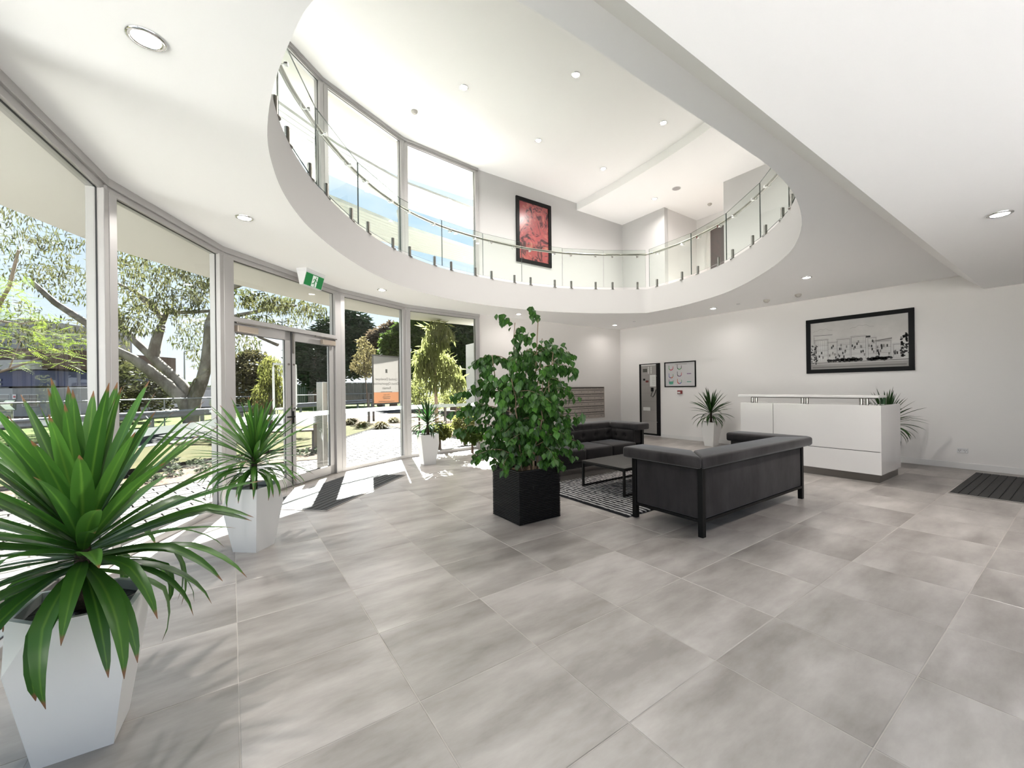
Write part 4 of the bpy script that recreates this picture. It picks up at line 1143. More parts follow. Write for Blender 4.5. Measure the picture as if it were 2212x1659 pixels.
# ---- ficus in the ribbed black planter
t = thing('potted_ficus','tall leafy weeping fig in a ribbed black square planter','plant',(2.385,1.205,0))
PLB = mat('planter_black',(0.004,0.004,0.0045),0.42,spec=0.22,noise=(26,(0.12,0.12,0.12),0.66,0.80,(1,1,0.2)))
def planter():
    b_ = MB(); hw = 0.247; rings = []
    nr = 30
    for k in range(nr):
        z0_ = 0.49*k/nr; z1_ = 0.49*(k+1)/nr
        for z_, o_ in ((z0_+0.001,0.0),(z0_+0.004,0.006),(z1_-0.004,0.006),(z1_-0.001,0.0)):
            h = hw-0.006+o_; rings.append([(-h,-h,z_),(h,-h,z_),(h,h,z_),(-h,h,z_)])
    b_.loft(rings, True, False); 
    b_.f.pop(); b_.m.pop(); b_.sm.pop()
    h = hw; i_ = hw-0.022
    b_.loft([[(-h+.006,-h+.006,0.489),(h-.006,-h+.006,0.489),(h-.006,h-.006,0.489),(-h+.006,h-.006,0.489)],[(-h,-h,0.492),(h,-h,0.492),(h,h,0.492),(-h,h,0.492)],[(-h,-h,0.506),(h,-h,0.506),(h,h,0.506),(-h,h,0.506)],[(-i_,-i_,0.506),(i_,-i_,0.506),(i_,i_,0.506),(-i_,i_,0.506)],[(-i_,-i_,0.43),(i_,-i_,0.43),(i_,i_,0.43),(-i_,i_,0.43)]],False,False)
    return b_
planter().build('planter', PLB, t, local=True)
b_ = MB(); b_.box((-0.226,-0.226,0.42),(0.226,0.226,0.452)); b_.build('bark_mulch', mat('bark_mulch',(0.12,0.07,0.04),0.9,noise=(40,(0.32,0.22,0.14),0.4,0.6),bump=(50,1.0)), t, local=True)
rf = random.Random(4)
WOOD = mat('ficus_stem',(0.20,0.14,0.09),0.8)
leafpts = []
Rv = Vector((RIGHT.x,RIGHT.y,0)); Fv = Vector((FWD.x,FWD.y,0))
def stem(base, tip, r0, r1, n_=8, sag=0.0, jit=0.02):
    P_ = []
    for k in range(n_+1):
        f_ = k/n_; p = base.lerp(tip, f_) + Vector((rf.uniform(-jit,jit),rf.uniform(-jit,jit),0)) ; p.z += sag*math.sin(PI*f_)
        P_.append(p)
    b_ = MB(); b_.tube(P_, [r0+(r1-r0)*k/n_ for k in range(n_+1)], 6); b_.build('stem', WOOD, t, local=True)
    return P_
mains = []
def R3(a, d_, z): return Rv*a + Fv*d_ + Vector((0,0,z))
for (a0,d0,a1,d1,z1) in [(-0.05,0.0,-0.10,0.05,1.97),(0.04,0.02,0.14,-0.02,2.02),(-0.10,-0.05,-0.32,-0.1,1.62),(0.09,-0.05,0.30,-0.08,1.70),(0.0,0.10,0.02,0.28,1.72),(-0.03,-0.10,-0.12,-0.26,1.45),(0.08,-0.08,0.20,-0.26,1.35),(0.0,0.05,0.18,0.2,1.82)]:
    mains.append(stem(R3(a0,d0,0.44), R3(a1,d1,z1), 0.012, 0.004))
for P_ in mains:
    for f_ in [0.10+0.05*k for k in range(18)]:
        i_ = f_*(len(P_)-1); k = int(i_); p = P_[k].lerp(P_[min(k+1,len(P_)-1)], i_-k)
        if rf.random() < 0.12: continue
        az_ = rf.uniform(0,2*PI); z = p.z
        env = 0.56 if z < 1.25 else 0.56-0.42*(z-1.25)/0.7
        if z > 1.75: env = 0.20
        ln = env*rf.uniform(0.45,0.85)
        tip = p + Vector((math.cos(az_)*ln, math.sin(az_)*ln, rf.uniform(-0.22,0.24)*(0.5+ln)))
        rad = math.hypot(tip.x, tip.y); mx_ = 0.60 if z < 1.3 else 0.46
        if rad > mx_: tip.x *= mx_/rad; tip.y *= mx_/rad
        B_ = stem(p, tip, 0.004, 0.0015, 5, 0.06, 0.012) if rf.random() < 0.35 else [p.lerp(tip,k/5)+Vector((0,0,0.06*math.sin(PI*k/5))) for k in range(6)]
        nl = 9+int(ln*36)
        for q in range(nl):
            s_ = 0.2+0.8*q/(nl-1); j_ = s_*5; kk = min(4,int(j_)); c = B_[kk].lerp(B_[kk+1], j_-kk)
            leafpts.append((c + Vector((rf.uniform(-.03,.03),rf.uniform(-.03,.03),rf.uniform(-.06,.03))), az_+(0.9 if q % 2 else -0.9)+rf.uniform(-.4,.4)))
# a few whole drooping side shoots
for (a,d_,z,ln,an) in [(-0.10,-0.05,1.22,0.62,PI+0.1),(-0.15,-0.1,0.86,0.55,PI-0.1),(0.10,-0.12,0.72,0.46,0.0),(0.1,-0.1,1.45,0.42,0.1),(-0.1,-0.1,0.62,0.42,PI+0.4),(0.12,-0.16,0.55,0.26,-0.3),(-0.1,0,1.55,0.42,PI),(-0.12,-0.12,1.05,0.60,PI+0.25),(0.1,0,1.62,0.40,0.2)]:
    p = R3(a,d_,z); dv = Rv*math.cos(an)+Fv*math.sin(an); tip = p + dv*ln + Vector((0,0,0.02))
    B_ = stem(p, tip, 0.005, 0.0015, 6, 0.07, 0.01)
    az0 = math.atan2(dv.y, dv.x)
    for q in range(46):
        s_ = 0.15+0.85*q/45; j_ = s_*6; kk = min(5,int(j_)); c = B_[kk].lerp(B_[kk+1], j_-kk)
        leafpts.append((c + Vector((rf.uniform(-.025,.025),rf.uniform(-.025,.025),rf.uniform(-.04,.01))), az0+(0.9 if q % 2 else -0.9)+rf.uniform(-.5,.5)))
LF = 0.072
def fic_leaf(me_name='leaf'):
    prof = [(0,0.0),(0.12,0.20),(0.35,0.50),(0.55,0.46),(0.78,0.22),(0.92,0.06),(1.0,0.0)]
    vs_, fs, uv_ = [], [], []
    for x_, w_ in prof:
        droop = -0.18*x_*x_
        vs_ += [(x_*LF,-w_*LF*0.8,droop*LF+0.10*w_*LF),(x_*LF,0,droop*LF),(x_*LF,w_*LF*0.8,droop*LF+0.10*w_*LF)]
        uv_ += [(x_*0.9,0),(x_*0.9,0.5),(x_*0.9,1)]
    for k in range(len(prof)-1):
        a = 3*k; fs += [(a,a+1,a+4,a+3),(a+1,a+2,a+5,a+4)]
    return vs_, fs, uv_
lv, lf_, luv = fic_leaf()
lme = bpy.data.meshes.new('leaf'); lme.from_pydata(lv,[],lf_); ul = lme.uv_layers.new(name='UVMap')
for poly in lme.polygons:
    poly.use_smooth = True
    for li in poly.loop_indices: ul.data[li].uv = luv[lme.loops[li].vertex_index]
lme.materials.append(FIC)
base_t = Vector(t.location)
info = []
for c, a in leafpts:
    M_ = Matrix.Translation(c) @ Matrix.Rotation(a,4,'Z') @ Matrix.Rotation(math.radians(rf.uniform(30,86)),4,'Y') @ Matrix.Rotation(rf.uniform(-.6,.6),4,'X') @ Matrix.Scale(rf.uniform(0.75,1.25),4)
    info.append(((base_t+c-CAM).dot(FWD), M_))
info.sort(key=lambda q: q[0])
for _, M_ in info[:300]:
    o = bpy.data.objects.new('leaf', lme); COL.objects.link(o); o.parent = t; o.matrix_local = M_
big = MB(); uvs = []
for _, M_ in info[300:]:
    big.add([M_ @ Vector(p) for p in lv], lf_, 0, True); uvs += luv
fo = big.build('foliage', FIC, t, local=True); tag(fo, kind='stuff')
ul = fo.data.uv_layers.new(name='UVMap')
for li, lp in enumerate(fo.data.loops): ul.data[li].uv = uvs[lp.vertex_index]
# ================================================================== OUTSIDE
ZG = -0.02
def ground(name, label, poly, z, m_, cat, kind='structure'):
    b_ = MB(); b_.prism(poly, z-0.15, z); return tag(b_.build(name, m_), label, cat, kind=kind)
DIRT = mat('dry_ground',(0.06,0.05,0.038),0.95,noise=(6,(0.09,0.078,0.06),0.35,0.7),bump=(40,0.5))
GRASSM = mat('lawn_green',(0.027,0.028,0.009),0.95,noise=(1.2,(0.050,0.043,0.018),0.35,0.7),bump=(120,1.0))
ASPH = mat('asphalt',(0.020,0.0196,0.0192),0.9,noise=(60,(0.032,0.031,0.0305),0.35,0.7))
CONC = mat('concrete',(0.075,0.071,0.067),0.85,noise=(8,(0.10,0.095,0.09),0.3,0.7))
PAVE = mat('paver',(0.050,0.047,0.0445),0.85,noise=(7,(0.063,0.0595,0.057),0.3,0.7),rnd=0.10)
JOINT = mat('paver_joint',(0.006,0.005,0.004),0.95)
MULCH = mat('mulch',(0.035,0.024,0.017),0.95,noise=(24,(0.09,0.07,0.053),0.4,0.65),bump=(60,1.0))
b_ = MB(); b_.prism([(-90,-40),(90,-40),(90,120),(-90,120)],-0.6,-0.2); tag(b_.build('ground_outside', DIRT), 'dry open ground beyond the garden', 'ground', kind='structure')
ground('light_bounce_rear','added unseen pale ground bouncing light into the lobby',[(-60,-45),(60,-45),(60,-3.75),(-1.2,-3.75),(-1.22,0.2),(-60,0.2)],-0.03,mat('bounce_pale',(0.76,0.735,0.70),0.85),'reflector')  # added pale ground, unseen, throws sunlight up onto the lobby ceiling
E0 = Vector((-1.9,12.05)); RE = Vector((0.66,0.75)).normalized(); RN = Vector((-RE.y,RE.x))
def rd(a, b): return (E0.x+RE.x*a+RN.x*b, E0.y+RE.y*a+RN.y*b)
ground('road','grey asphalt street running past the garden',[rd(-40,0),rd(60,0),rd(60,3.7),rd(-40,3.7)],-0.05,ASPH,'road')
ground('kerb','pale concrete kerb along the street',[rd(-40,-0.45),rd(60,-0.45),rd(60,0),rd(-40,0)],-0.02,CONC,'kerb')
ground('lawn','sunlit yellow-green lawn outside the glazing',[(-16,0.25),(-3.2,0.25),(-3.2,6.2),(1.5,6.9),(1.9,9.5),(4.6,14.0),rd(5,-0.45),rd(-30,-0.45)],-0.03,GRASSM,'lawn')
ground('garden_bed','mulched planting bed beyond the paved court',[(4.9,8.3),(14,8.0),(16,20),rd(14,-0.45),rd(5,-0.45),(4.6,14.0)],-0.028,MULCH,'garden bed')
ground('verge','grassy bank behind the guard rail',[rd(-40,3.7),rd(60,3.7),rd(60,16),rd(-40,16)],-0.01,mat('verge_green',(0.025,0.045,0.008),0.95,noise=(3,(0.06,0.07,0.022),0.35,0.7),bump=(90,1.0)),'verge')
# paved court with single pavers
PV = [(-3.2,0.25),(-1.25,0.25),(-1.22,0.7),(-1.0,2.25),(-0.22,3.7),(1.3,5.1),(2.6,5.78),(4.35,5.97),(13,6.1),(13,8.0),(4.9,8.3),(4.6,14.0),(1.9,9.5),(1.5,6.9),(-3.2,6.2)]
pav = ground('path','pale rectangular clay pavers outside the doors',PV,-0.034,JOINT,'paving')
def inside(p, poly):
    r = False
    for i in range(len(poly)):
        a, c = poly[i-1], poly[i]
        if (a[1] > p[1]) != (c[1] > p[1]) and p[0] < (c[0]-a[0])*(p[1]-a[1])/(c[1]-a[1])+a[0]: r = not r
    return r
cells = []
pl, pw = 0.30, 0.15
ang = math.radians(14); ca, sa = math.cos(ang), math.sin(ang)
for i in range(-40,60):
    for j in range(-60,110):
        lx = (i+(0.5 if j % 2 else 0))*pl; ly = j*pw
        x = lx*ca-ly*sa; y = lx*sa+ly*ca
        if all(inside((x+dx,y+dy),PV) for dx,dy in ((-.14,-.09),(.14,-.09),(.14,.09),(-.14,.09))):
            dd = (Vector((x,y,0))-CAM).dot(FWD)
            if dd < 1.0: continue
            sx = CX + F_PX*(Vector((x,y,0))-CAM).dot(RIGHT)/dd
            cells.append((dd if -80 < sx < 1040 else dd+100, x, y))
cells.sort()
pm = MB(); pm.box((-pl/2+.008,-pw/2+.008,-0.03),(pl/2-.008,pw/2-.008,0.0))
paver_o = None
for k,(dd,x,y) in enumerate(cells[:300]):
    if paver_o is None: o = pm.build('paver', PAVE, pav, local=True); paver_o = o.data
    else: o = bpy.data.objects.new('paver', paver_o); COL.objects.link(o); o.parent = pav
    o.location = (x,y,ZG+random.uniform(-.002,.002)); o.rotation_euler = (0,0,ang)
rest = MB()
for dd,x,y in cells[300:]:
    rest.box((-pl/2+.008,-pw/2+.008,-0.03),(pl/2-.008,pw/2-.008,0.0),0,Matrix.Translation((x,y,ZG+random.uniform(-.002,.002))) @ Matrix.Rotation(ang,4,'Z'))
tag(rest.build('paver_field', PAVE, pav), kind='stuff')

# ---- foliage makers
def fol(name, c, c2, rough=0.6, trans=0.35):
    k = 0.30
    return mat(name, tuple(v*k for v in c), rough, noise=(1.3,tuple(v*k for v in c2),0.35,0.65), trans=trans)
def crown(t, blobs, leaf, m_, rng, hang=0.0, name='foliage'):
    """blobs: (centre, (rx,ry,rz), count); leaf (length, width); hang 1 = hanging leaves"""
    V, F = [], []
    for c, r, n_ in blobs:
        for _ in range(n_):
            while True:
                q = Vector((rng.uniform(-1,1),rng.uniform(-1,1),rng.uniform(-1,1)))
                if q.length < 1: break
            if rng.random() < 0.6: q = q.normalized()*(0.72+0.28*rng.random())
            p = Vector(c) + Vector((q.x*r[0],q.y*r[1],q.z*r[2]))
            a = rng.uniform(0,2*PI)
            if rng.random() < hang: d_ = Vector((math.cos(a)*0.35,math.sin(a)*0.35,-1)).normalized()
            else: d_ = Vector((math.cos(a),math.sin(a),rng.uniform(-.5,.6))).normalized()
            s_ = Vector((rng.uniform(-1,1),rng.uniform(-1,1),rng.uniform(-.6,.6))).cross(d_)
            if s_.length < 1e-3: continue
            s_.normalize(); l_ = leaf[0]*rng.uniform(.7,1.3); w_ = leaf[1]*rng.uniform(.7,1.3)
            o = len(V)
            V += [p, p+d_*l_*0.45+s_*w_*0.5, p+d_*l_, p+d_*l_*0.45-s_*w_*0.5]; F.append((o,o+1,o+2,o+3))
    b_ = MB(); b_.add(V,F,0,False); o = b_.build(name, m_, t); tag(o, kind='stuff'); return o
def limbs(t, paths, m_, nm='trunk'):
    for pts, r0, r1 in paths:
        n_ = len(pts); P_ = crom([tuple(p) for p in pts],1) if False else pts
        b_ = MB(); b_.tube(P_, [r0+(r1-r0)*k/(n_-1) for k in range(n_)], 8); b_.build(nm, m_, t)
BARK = mat('gum_bark',(0.085,0.073,0.060),0.85,noise=(2.2,(0.17,0.153,0.132),0.42,0.58,(1,1,0.5)))
BARKD = mat('dark_bark',(0.09,0.065,0.05),0.9)
GUM = fol('gum_leaf',(0.13,0.16,0.055),(0.25,0.24,0.10),trans=0.4)
DARKG = fol('conifer_green',(0.030,0.060,0.030),(0.07,0.12,0.05),trans=0.1)
MIDG = fol('bush_green',(0.07,0.13,0.025),(0.19,0.27,0.06))
LIME = fol('lime_leaf',(0.42,0.48,0.14),(0.75,0.78,0.30),trans=0.55)
YELG = fol('weeping_leaf',(0.22,0.25,0.06),(0.45,0.45,0.13),trans=0.5)
BRWN = fol('brown_leaf',(0.15,0.115,0.075),(0.30,0.22,0.14))
FERNY = fol('feathery_leaf',(0.16,0.26,0.03),(0.36,0.46,0.08),trans=0.5)

# ---- big leaning gum tree behind the rail
rg = random.Random(11)
D0 = 17.5
base = px(412,872,D0); gz = 0.0
t = thing('gum_tree','big leaning gum tree with pale mottled forked trunks behind the guard rail','tree',(base.x,base.y,0))
def pp(L_): return [px(x,y,dd) for x,y,dd in L_]
g0 = Vector((base.x,base.y,-0.05))
limbs(t, [([g0]+pp([(398,868,17.4),(360,830,17.2),(322,800,17.0),(288,775,16.8),(240,752,16.5),(190,700,16.3),(120,655,16.0),(70,610,15.8)]),0.27,0.08),
          ([g0]+pp([(412,860,17.6),(395,832,17.7),(360,800,17.8),(322,765,17.9),(295,740,18.0),(262,705,18.1),(245,672,18.2),(240,640,18.2)]),0.25,0.08),
          (pp([(330,773,17.9),(338,735,18.0),(348,705,18.1),(352,685,18.2),(332,668,18.3),(300,640,18.4)]),0.22,0.07),
          (pp([(350,698,18.1),(362,672,18.0),(395,675,17.9),(450,672,17.7),(500,662,17.5)]),0.12,0.05),
          ([g0]+pp([(420,862,17.5),(436,825,17.5),(446,785,17.5),(450,740,17.5),(452,700,17.5),(470,655,17.4),(492,620,17.3),(500,560,17.2)]),0.27,0.11),
          (pp([(452,700,17.5),(520,680,17.3),(580,668,17.0),(640,660,16.8)]),0.10,0.04),
          (pp([(492,625,17.3),(560,600,17.2),(620,600,17.0)]),0.10,0.04),
          (pp([(600,745,16.8),(560,728,16.9),(530,700,17.0)]),0.07,0.04),
          (pp([(348,688,18.2),(330,655,18.2),(292,630,18.2),(250,610,18.1)]),0.10,0.04),
          (pp([(400,860,17.4),(420,820,17.3),(450,800,17.3)]),0.05,0.02)], BARK)
bl = []
for (x,y,rx,rz,n_) in [(120,480,85,60,1500),(60,560,80,60,1300),(150,610,60,45,800),(20,690,60,55,800),(120,720,60,45,700),(260,570,50,40,800),(330,575,60,32,750),(400,600,55,30,750),(440,590,40,26,600),
                       (270,640,45,35,600),(300,690,45,35,520),(330,640,50,34,560),(385,650,50,30,600),(420,690,40,30,480),(440,630,32,26,480),(260,700,36,34,450),(400,730,30,24,300),(250,745,26,26,240),(430,770,22,24,200),
                       (520,640,32,22,500),(560,648,34,22,520),(600,655,32,20,480),(640,660,32,20,430),(680,668,26,18,300),(560,690,30,16,260),(520,700,24,22,240),(600,705,26,12,160),(510,740,18,22,160),(545,735,16,18,110),(640,690,26,14,160)]:
    d_ = D0 + rg.uniform(-1.6,1.6); k = d_/F_PX
    bl.append((px(x,y,d_), (rx*k,rx*k*0.9,rz*k), int(n_*0.60)))
crown(t, bl, (0.24,0.050), GUM, rg, hang=0.65)

# ---- feathery young tree just outside the glass
rg = random.Random(5)
b0 = gnd(-120,1010,-0.03)
t = thing('feathery_tree','young feathery tree with bright lime fronds close outside the glazing','tree',(b0.x,b0.y,-0.03))
FB = mat('feather_bark',(0.20,0.16,0.13),0.85)
q = lambda x,y,dd: px(x,y,dd)
limbs(t, [([b0,q(-110,900,6.6),q(-90,830,6.4),q(-60,760,6.2),q(-20,690,6.0),(q(20,620,5.9)),q(40,540,5.8)],0.05,0.015),
          ([q(-90,830,6.4),q(-30,812,6.0),q(20,797,5.7),q(60,783,5.5),q(100,768,5.4),q(150,760,5.3)],0.022,0.005),
          ([q(-60,760,6.2),q(0,770,5.9),q(50,762,5.7),q(110,755,5.6)],0.016,0.005),
          ([q(-20,690,6.0),q(40,700,5.8),q(100,690,5.7)],0.016,0.005),
          ([q(20,797,5.7),q(30,770,5.7),q(44,735,5.7)],0.010,0.004)], FB)
V, F = [], []
for k in range(230):
    if k < 120: x, y = rg.uniform(-60,120), rg.uniform(590,735)
    elif k < 190: x, y = rg.uniform(-40,165), rg.uniform(725,790)
    else: x, y = rg.uniform(60,200), rg.uniform(690,760)
    if y < 600 + max(0,(x-40))*0.9 and x > 60: continue
    c = q(x,y,rg.uniform(5.0,6.3)); a = rg.uniform(0,2*PI); el = rg.uniform(-.45,.35); ln = rg.uniform(0.16,0.30)
    dv = Vector((math.cos(a)*math.cos(el),math.sin(a)*math.cos(el),math.sin(el))); sd = dv.cross(UP).normalized()
    for s_ in range(11):
        p = c + dv*ln*s_/11 + Vector((0,0,-0.05*(s_/11)**2))
        wl_ = 0.055*math.sin(PI*(0.12+0.85*s_/11))
        for sg in (-1,1):
            o = len(V); tpt = p + sd*sg*wl_ + dv*0.022 + Vector((0,0,-0.008))
            V += [p-dv*0.006, (p+tpt)/2-dv*0.008, tpt, (p+tpt)/2+dv*0.008]; F.append((o,o+1,o+2,o+3))
b_ = MB(); b_.add(V,F); tag(b_.build('foliage', FERNY, t), kind='stuff')

# ---- other trees, each its own thing
def simple_tree(name, label, x, d_, ybase, blobs, leaf, m_, seed, hang=0.0, tr=0.15, group=None, bark=BARKD, tops=None):
    rg = random.Random(seed); k = d_/F_PX
    b0 = px(x, ybase, d_); t = thing(name, label, 'tree', (b0.x,b0.y,-0.05), group)
    top = px(blobs[0][0], blobs[0][1], d_)
    limbs(t, [([Vector((b0.x,b0.y,-0.06)), Vector(((b0.x*2+top.x)/3,(b0.y*2+top.y)/3,top.z*0.4)), top], tr, tr*0.4)], bark)
    crown(t, [(px(bx,by,d_+rg.uniform(-.5,.5)), (rx*k,rx*k,ry*k), n_) for bx,by,rx,ry,n_ in blobs], leaf, m_, rg, hang)
    return t
GT = 'trees across the street'
simple_tree('shrub_tree','dense dull green shrub behind the leaning gum trunks',300,19.5,880,[(290,830,60,45,1400),(250,860,30,30,600),(340,855,40,30,700),(250,800,26,36,500)],(0.22,0.10),fol('dull_green',(0.055,0.075,0.022),(0.16,0.16,0.06)),31,group=GT)
simple_tree('shrub_tree','olive bushy tree seen through the hinge-side door leaf',545,22.0,880,[(545,795,40,40,1500),(530,845,32,30,700),(570,830,30,40,800),(515,800,20,26,400)],(0.22,0.12),fol('olive_leaf',(0.085,0.085,0.035),(0.24,0.21,0.10)),32,group=GT)
simple_tree('weeping_tree','yellow-green weeping tree seen through the hinge-side door leaf',585,17.5,890,[(585,800,24,36,900),(575,850,26,34,1100),(600,845,20,36,700),(565,880,18,16,300)],(0.24,0.035),YELG,33,hang=0.9,tr=0.08)
simple_tree('conifer','tall dark conifer behind the grey paling fence',690,36.0,870,[(680,770,44,60,2600),(720,730,40,46,2000),(765,715,40,42,2200),(760,770,46,50,2600),(700,820,40,34,1400),(650,780,26,50,1200),(790,750,24,40,900),(745,690,22,20,700)],(0.55,0.16),DARKG,34,tr=0.5,group=GT)
simple_tree('brown_tree','brownish rounded tree beyond the paling fence',822,34.0,870,[(822,742,30,34,2000),(845,715,20,20,800),(800,760,18,26,700)],(0.40,0.16),BRWN,35,group=GT,tr=0.3)
simple_tree('leafy_tree','bright mid green leafy tree beyond the poster',850,30.0,870,[(848,745,24,30,1700),(862,715,14,16,500),(835,770,16,22,600),(905,720,30,40,2200),(900,790,26,36,1000)],(0.34,0.16),MIDG,36,group=GT,tr=0.3)
simple_tree('dark_tree','large dark green tree filling the window next to the letterbox wall',985,27.0,880,[(985,730,60,50,4200),(1020,700,40,30,1500),(1010,790,50,40,2000),(950,700,30,24,900),(940,780,30,40,1000)],(0.36,0.18),fol('dark_green',(0.022,0.045,0.014),(0.06,0.11,0.03),trans=0.15),37,group=GT,tr=0.4)  # darkest green foliage of the tree row
simple_tree('young_tree','slender young tree with sparse golden foliage beside the poster',797,18.5,905,[(785,775,20,22,420),(792,800,18,16,300),(770,790,14,12,160),(783,742,12,16,160),(800,760,10,20,160)],(0.16,0.05),fol('golden_leaf',(0.22,0.20,0.08),(0.46,0.38,0.18),trans=0.4),38,hang=0.6,tr=0.035)
simple_tree('weeping_tree','lime weeping tree outside the window next to the letterbox wall',944,9.5,905,[(938,735,24,22,420),(945,705,26,14,300),(960,720,20,20,240),(925,765,24,22,420),(950,775,30,22,420),(975,800,24,20,300),(915,790,18,20,240),(945,820,26,20,300),(990,820,14,16,120),(905,770,12,16,100)],(0.22,0.032),LIME,39,hang=0.92,tr=0.055,bark=mat('pinkish_bark',(0.32,0.22,0.16),0.85))
limbs_t = None
GS = 'shrubs in the garden bed'
for k,(x,y,d_,rx,ry,n_,ylab) in enumerate([(905,845,14.0,22,34,1200,'pale yellow-green shrub behind the lime weeping tree'),(985,850,13.0,40,30,1500,'pale yellow-green shrub by the white garden wall'),(945,868,17.5,40,18,900,'low pale shrub between the garden bed and street'),
        (1003,915,9.8,26,28,1100,'yellow flowering groundcover before the white garden wall'),(950,930,9.0,26,18,800,'golden groundcover under the lime weeping tree'),(1020,940,8.4,26,16,500,'grey-green groundcover at the end of the paved court')]):
    kk = d_/F_PX; c = px(x,y,d_); t = thing('garden_shrub', ylab, 'shrub', (c.x,c.y,-0.03), GS)
    rg = random.Random(60+k); limbs(t, [([Vector((c.x,c.y,-0.05)), c], 0.03, 0.015)], BARKD, 'stem')
    crown(t, [(Vector((c.x,c.y,max(c.z,ry*kk*0.8))), (rx*kk,rx*kk*0.8,ry*kk), n_)], (0.10,0.04), YELG if k in (3,4) else LIME if k < 3 else MIDG, rg, 0.4)
# grass tussocks
TUS = fol('tussock',(0.36,0.25,0.08),(0.60,0.54,0.25),trans=0.4)
for k,(x,y,r_,ylab) in enumerate([(758,917,15,'golden grass tussock by the paving edge'),(784,922,13,'golden grass tussock under the young tree'),(822,926,18,'largest golden grass tussock before the street'),(850,913,13,'golden grass tussock behind the white bench')]):
    p = gnd(x,y,-0.03); dd = (p-CAM).dot(FWD); kk = dd/F_PX; t = thing('grass_tussock', ylab, 'grass', (p.x,p.y,-0.03), 'golden grass tussocks')
    rg = random.Random(80+k); V, F = [], []
    for _ in range(620):
        a = rg.uniform(0,2*PI); el = rg.uniform(0.35,1.45); ln = r_*1.45*kk*rg.uniform(.5,1.1); dv = Vector((math.cos(a)*math.cos(el),math.sin(a)*math.cos(el),math.sin(el)))
        r0 = p + Vector((rg.uniform(-1,1),rg.uniform(-1,1),0))*r_*kk*0.45; sd = dv.cross(UP).normalized()*0.012
        m_ = r0+dv*ln*0.6; e_ = r0+dv*ln+Vector((math.cos(a),math.sin(a),-1.3))*ln*0.30; o = len(V)
        V += [r0-sd,r0+sd,m_+sd*.8,m_-sd*.8,e_]; F += [(o,o+1,o+2,o+3),(o+3,o+2,o+4)]
    b_ = MB(); b_.add(V,F); tag(b_.build('blades', TUS, t), kind='stuff')
# groundcover tufts at the lawn edge
rg = random.Random(77); GC = fol('groundcover',(0.09,0.12,0.07),(0.20,0.24,0.15))
tr_ = [(gnd(x,y,-0.03),s_) for x,y,s_ in [(15,1100,.14),(55,1088,.14),(112,1073,.14),(170,1068,.2),(240,1064,.14),(292,1050,.17),(330,1042,.18),(375,1030,.20),(425,1010,.2),(372,1006,.17),(440,1022,.16),(510,1000,.2),(540,995,.2),(640,985,.18),(665,985,.2),(690,980,.18)]]
for p, s_ in tr_:
    t = thing('groundcover_plant','low grey-green groundcover plant at the lawn edge','plant',(p.x,p.y,-0.03),'groundcover along the paving edge')
    crown(t, [(p+Vector((0,0,s_*0.4)),(s_*0.6,s_*0.6,s_*0.45),80)], (0.07,0.03), GC, rg, 0.0)
bed = MB(); bp = [gnd(-60,1110,-0.026),gnd(240,1068,-0.026),gnd(440,1034,-0.026),gnd(560,1004,-0.026),gnd(700,992,-0.026),gnd(700,962,-0.026),gnd(560,985,-0.026),gnd(440,1004,-0.026),gnd(300,1036,-0.026),gnd(-60,1070,-0.026)]
tag(ground('planting_strip','strip of bark mulch between the pavers and lawn',[(p.x,p.y) for p in bp],-0.012,MULCH,'garden bed'), kind='structure')

# ---- guard rail
t = thing('guard_rail','galvanised guard rail along the far side of the street','guard rail',(*rd(0,4.0),0))
GALV = mat('galvanised_steel',(0.17,0.172,0.175),0.4,metal=0.6)
prof = [(0.00,0.36),(0.05,0.40),(0.05,0.45),(0.0,0.50),(0.05,0.55),(0.05,0.60),(0.0,0.64)]
R0, R1 = -22, 40
for a0 in range(R0,R1,4):
    b_ = MB(); rings = []
    for a in (a0+0.003, a0+3.997):
        rings.append([(*rd(a,3.95-p[0]),p[1]) for p in prof])
    b_.loft(rings, False, True, closed=False); b_.build('rail_beam', GALV, t)
for a in range(R0,R1,2):
    b_ = MB(); P_ = Vector(rd(a,4.02)); b_.obox(P_, RE, RN, -0.05, 0.05, -0.04, 0.05, -0.02, 0.62); b_.build('post', GALV, t)
b_ = MB(); b_.tube([(*rd(R0,4.6),1.05),(*rd(R1,4.6),1.05)],0.03,6); b_.build('top_pipe', GALV, t)
for a in range(R0,R1,3):
    b_ = MB(); b_.tube([(*rd(a,4.6),-0.02),(*rd(a,4.6),1.05)],0.025,6); b_.build('post', GALV, t)

# ---- fences
def fence(name, label, x0, x1, d0, d1, ztop, m_, w_):
    a, c = px(x0,850,d0), px(x1,850,d1); a2, c2 = Vector((a.x,a.y)), Vector((c.x,c.y)); v = c2-a2; ln = v.length; v /= ln; nn = Vector((-v.y,v.x))
    t = thing(name, label, 'fence', (a.x,a.y,0))
    b_ = MB(); k = 0.0
    while k < ln-0.02:
        b_.obox(a2, v, nn, k+0.004, min(ln,k+w_)-0.004, -0.01, 0.012, 0.0, ztop+random.uniform(-.02,.02)); k += w_
    tag(b_.build('palings', m_, t), kind='stuff')
    b_ = MB(); b_.obox(a2, v, nn, 0, ln, -0.04, 0.04, ztop, ztop+0.05); b_.build('capping', m_, t)
    for k in range(int(ln/2.4)+1):
        b_ = MB(); b_.obox(a2, v, nn, k*2.4-0.05, k*2.4+0.05, 0.01, 0.11, 0, ztop-0.1); b_.build('post', m_, t)
fence('paling_fence','weathered grey paling fence across the street',664,905,38,44,2.0,mat('grey_timber',(0.085,0.076,0.071),0.9,noise=(3,(0.12,0.11,0.105),0.35,0.65,(4,4,0.4))),0.12)
fence('steel_fence','dark green corrugated fence panel beside the grey palings',628,663.4,37,37.9,1.85,mat('fence_green',(0.018,0.05,0.025),0.6),0.16)

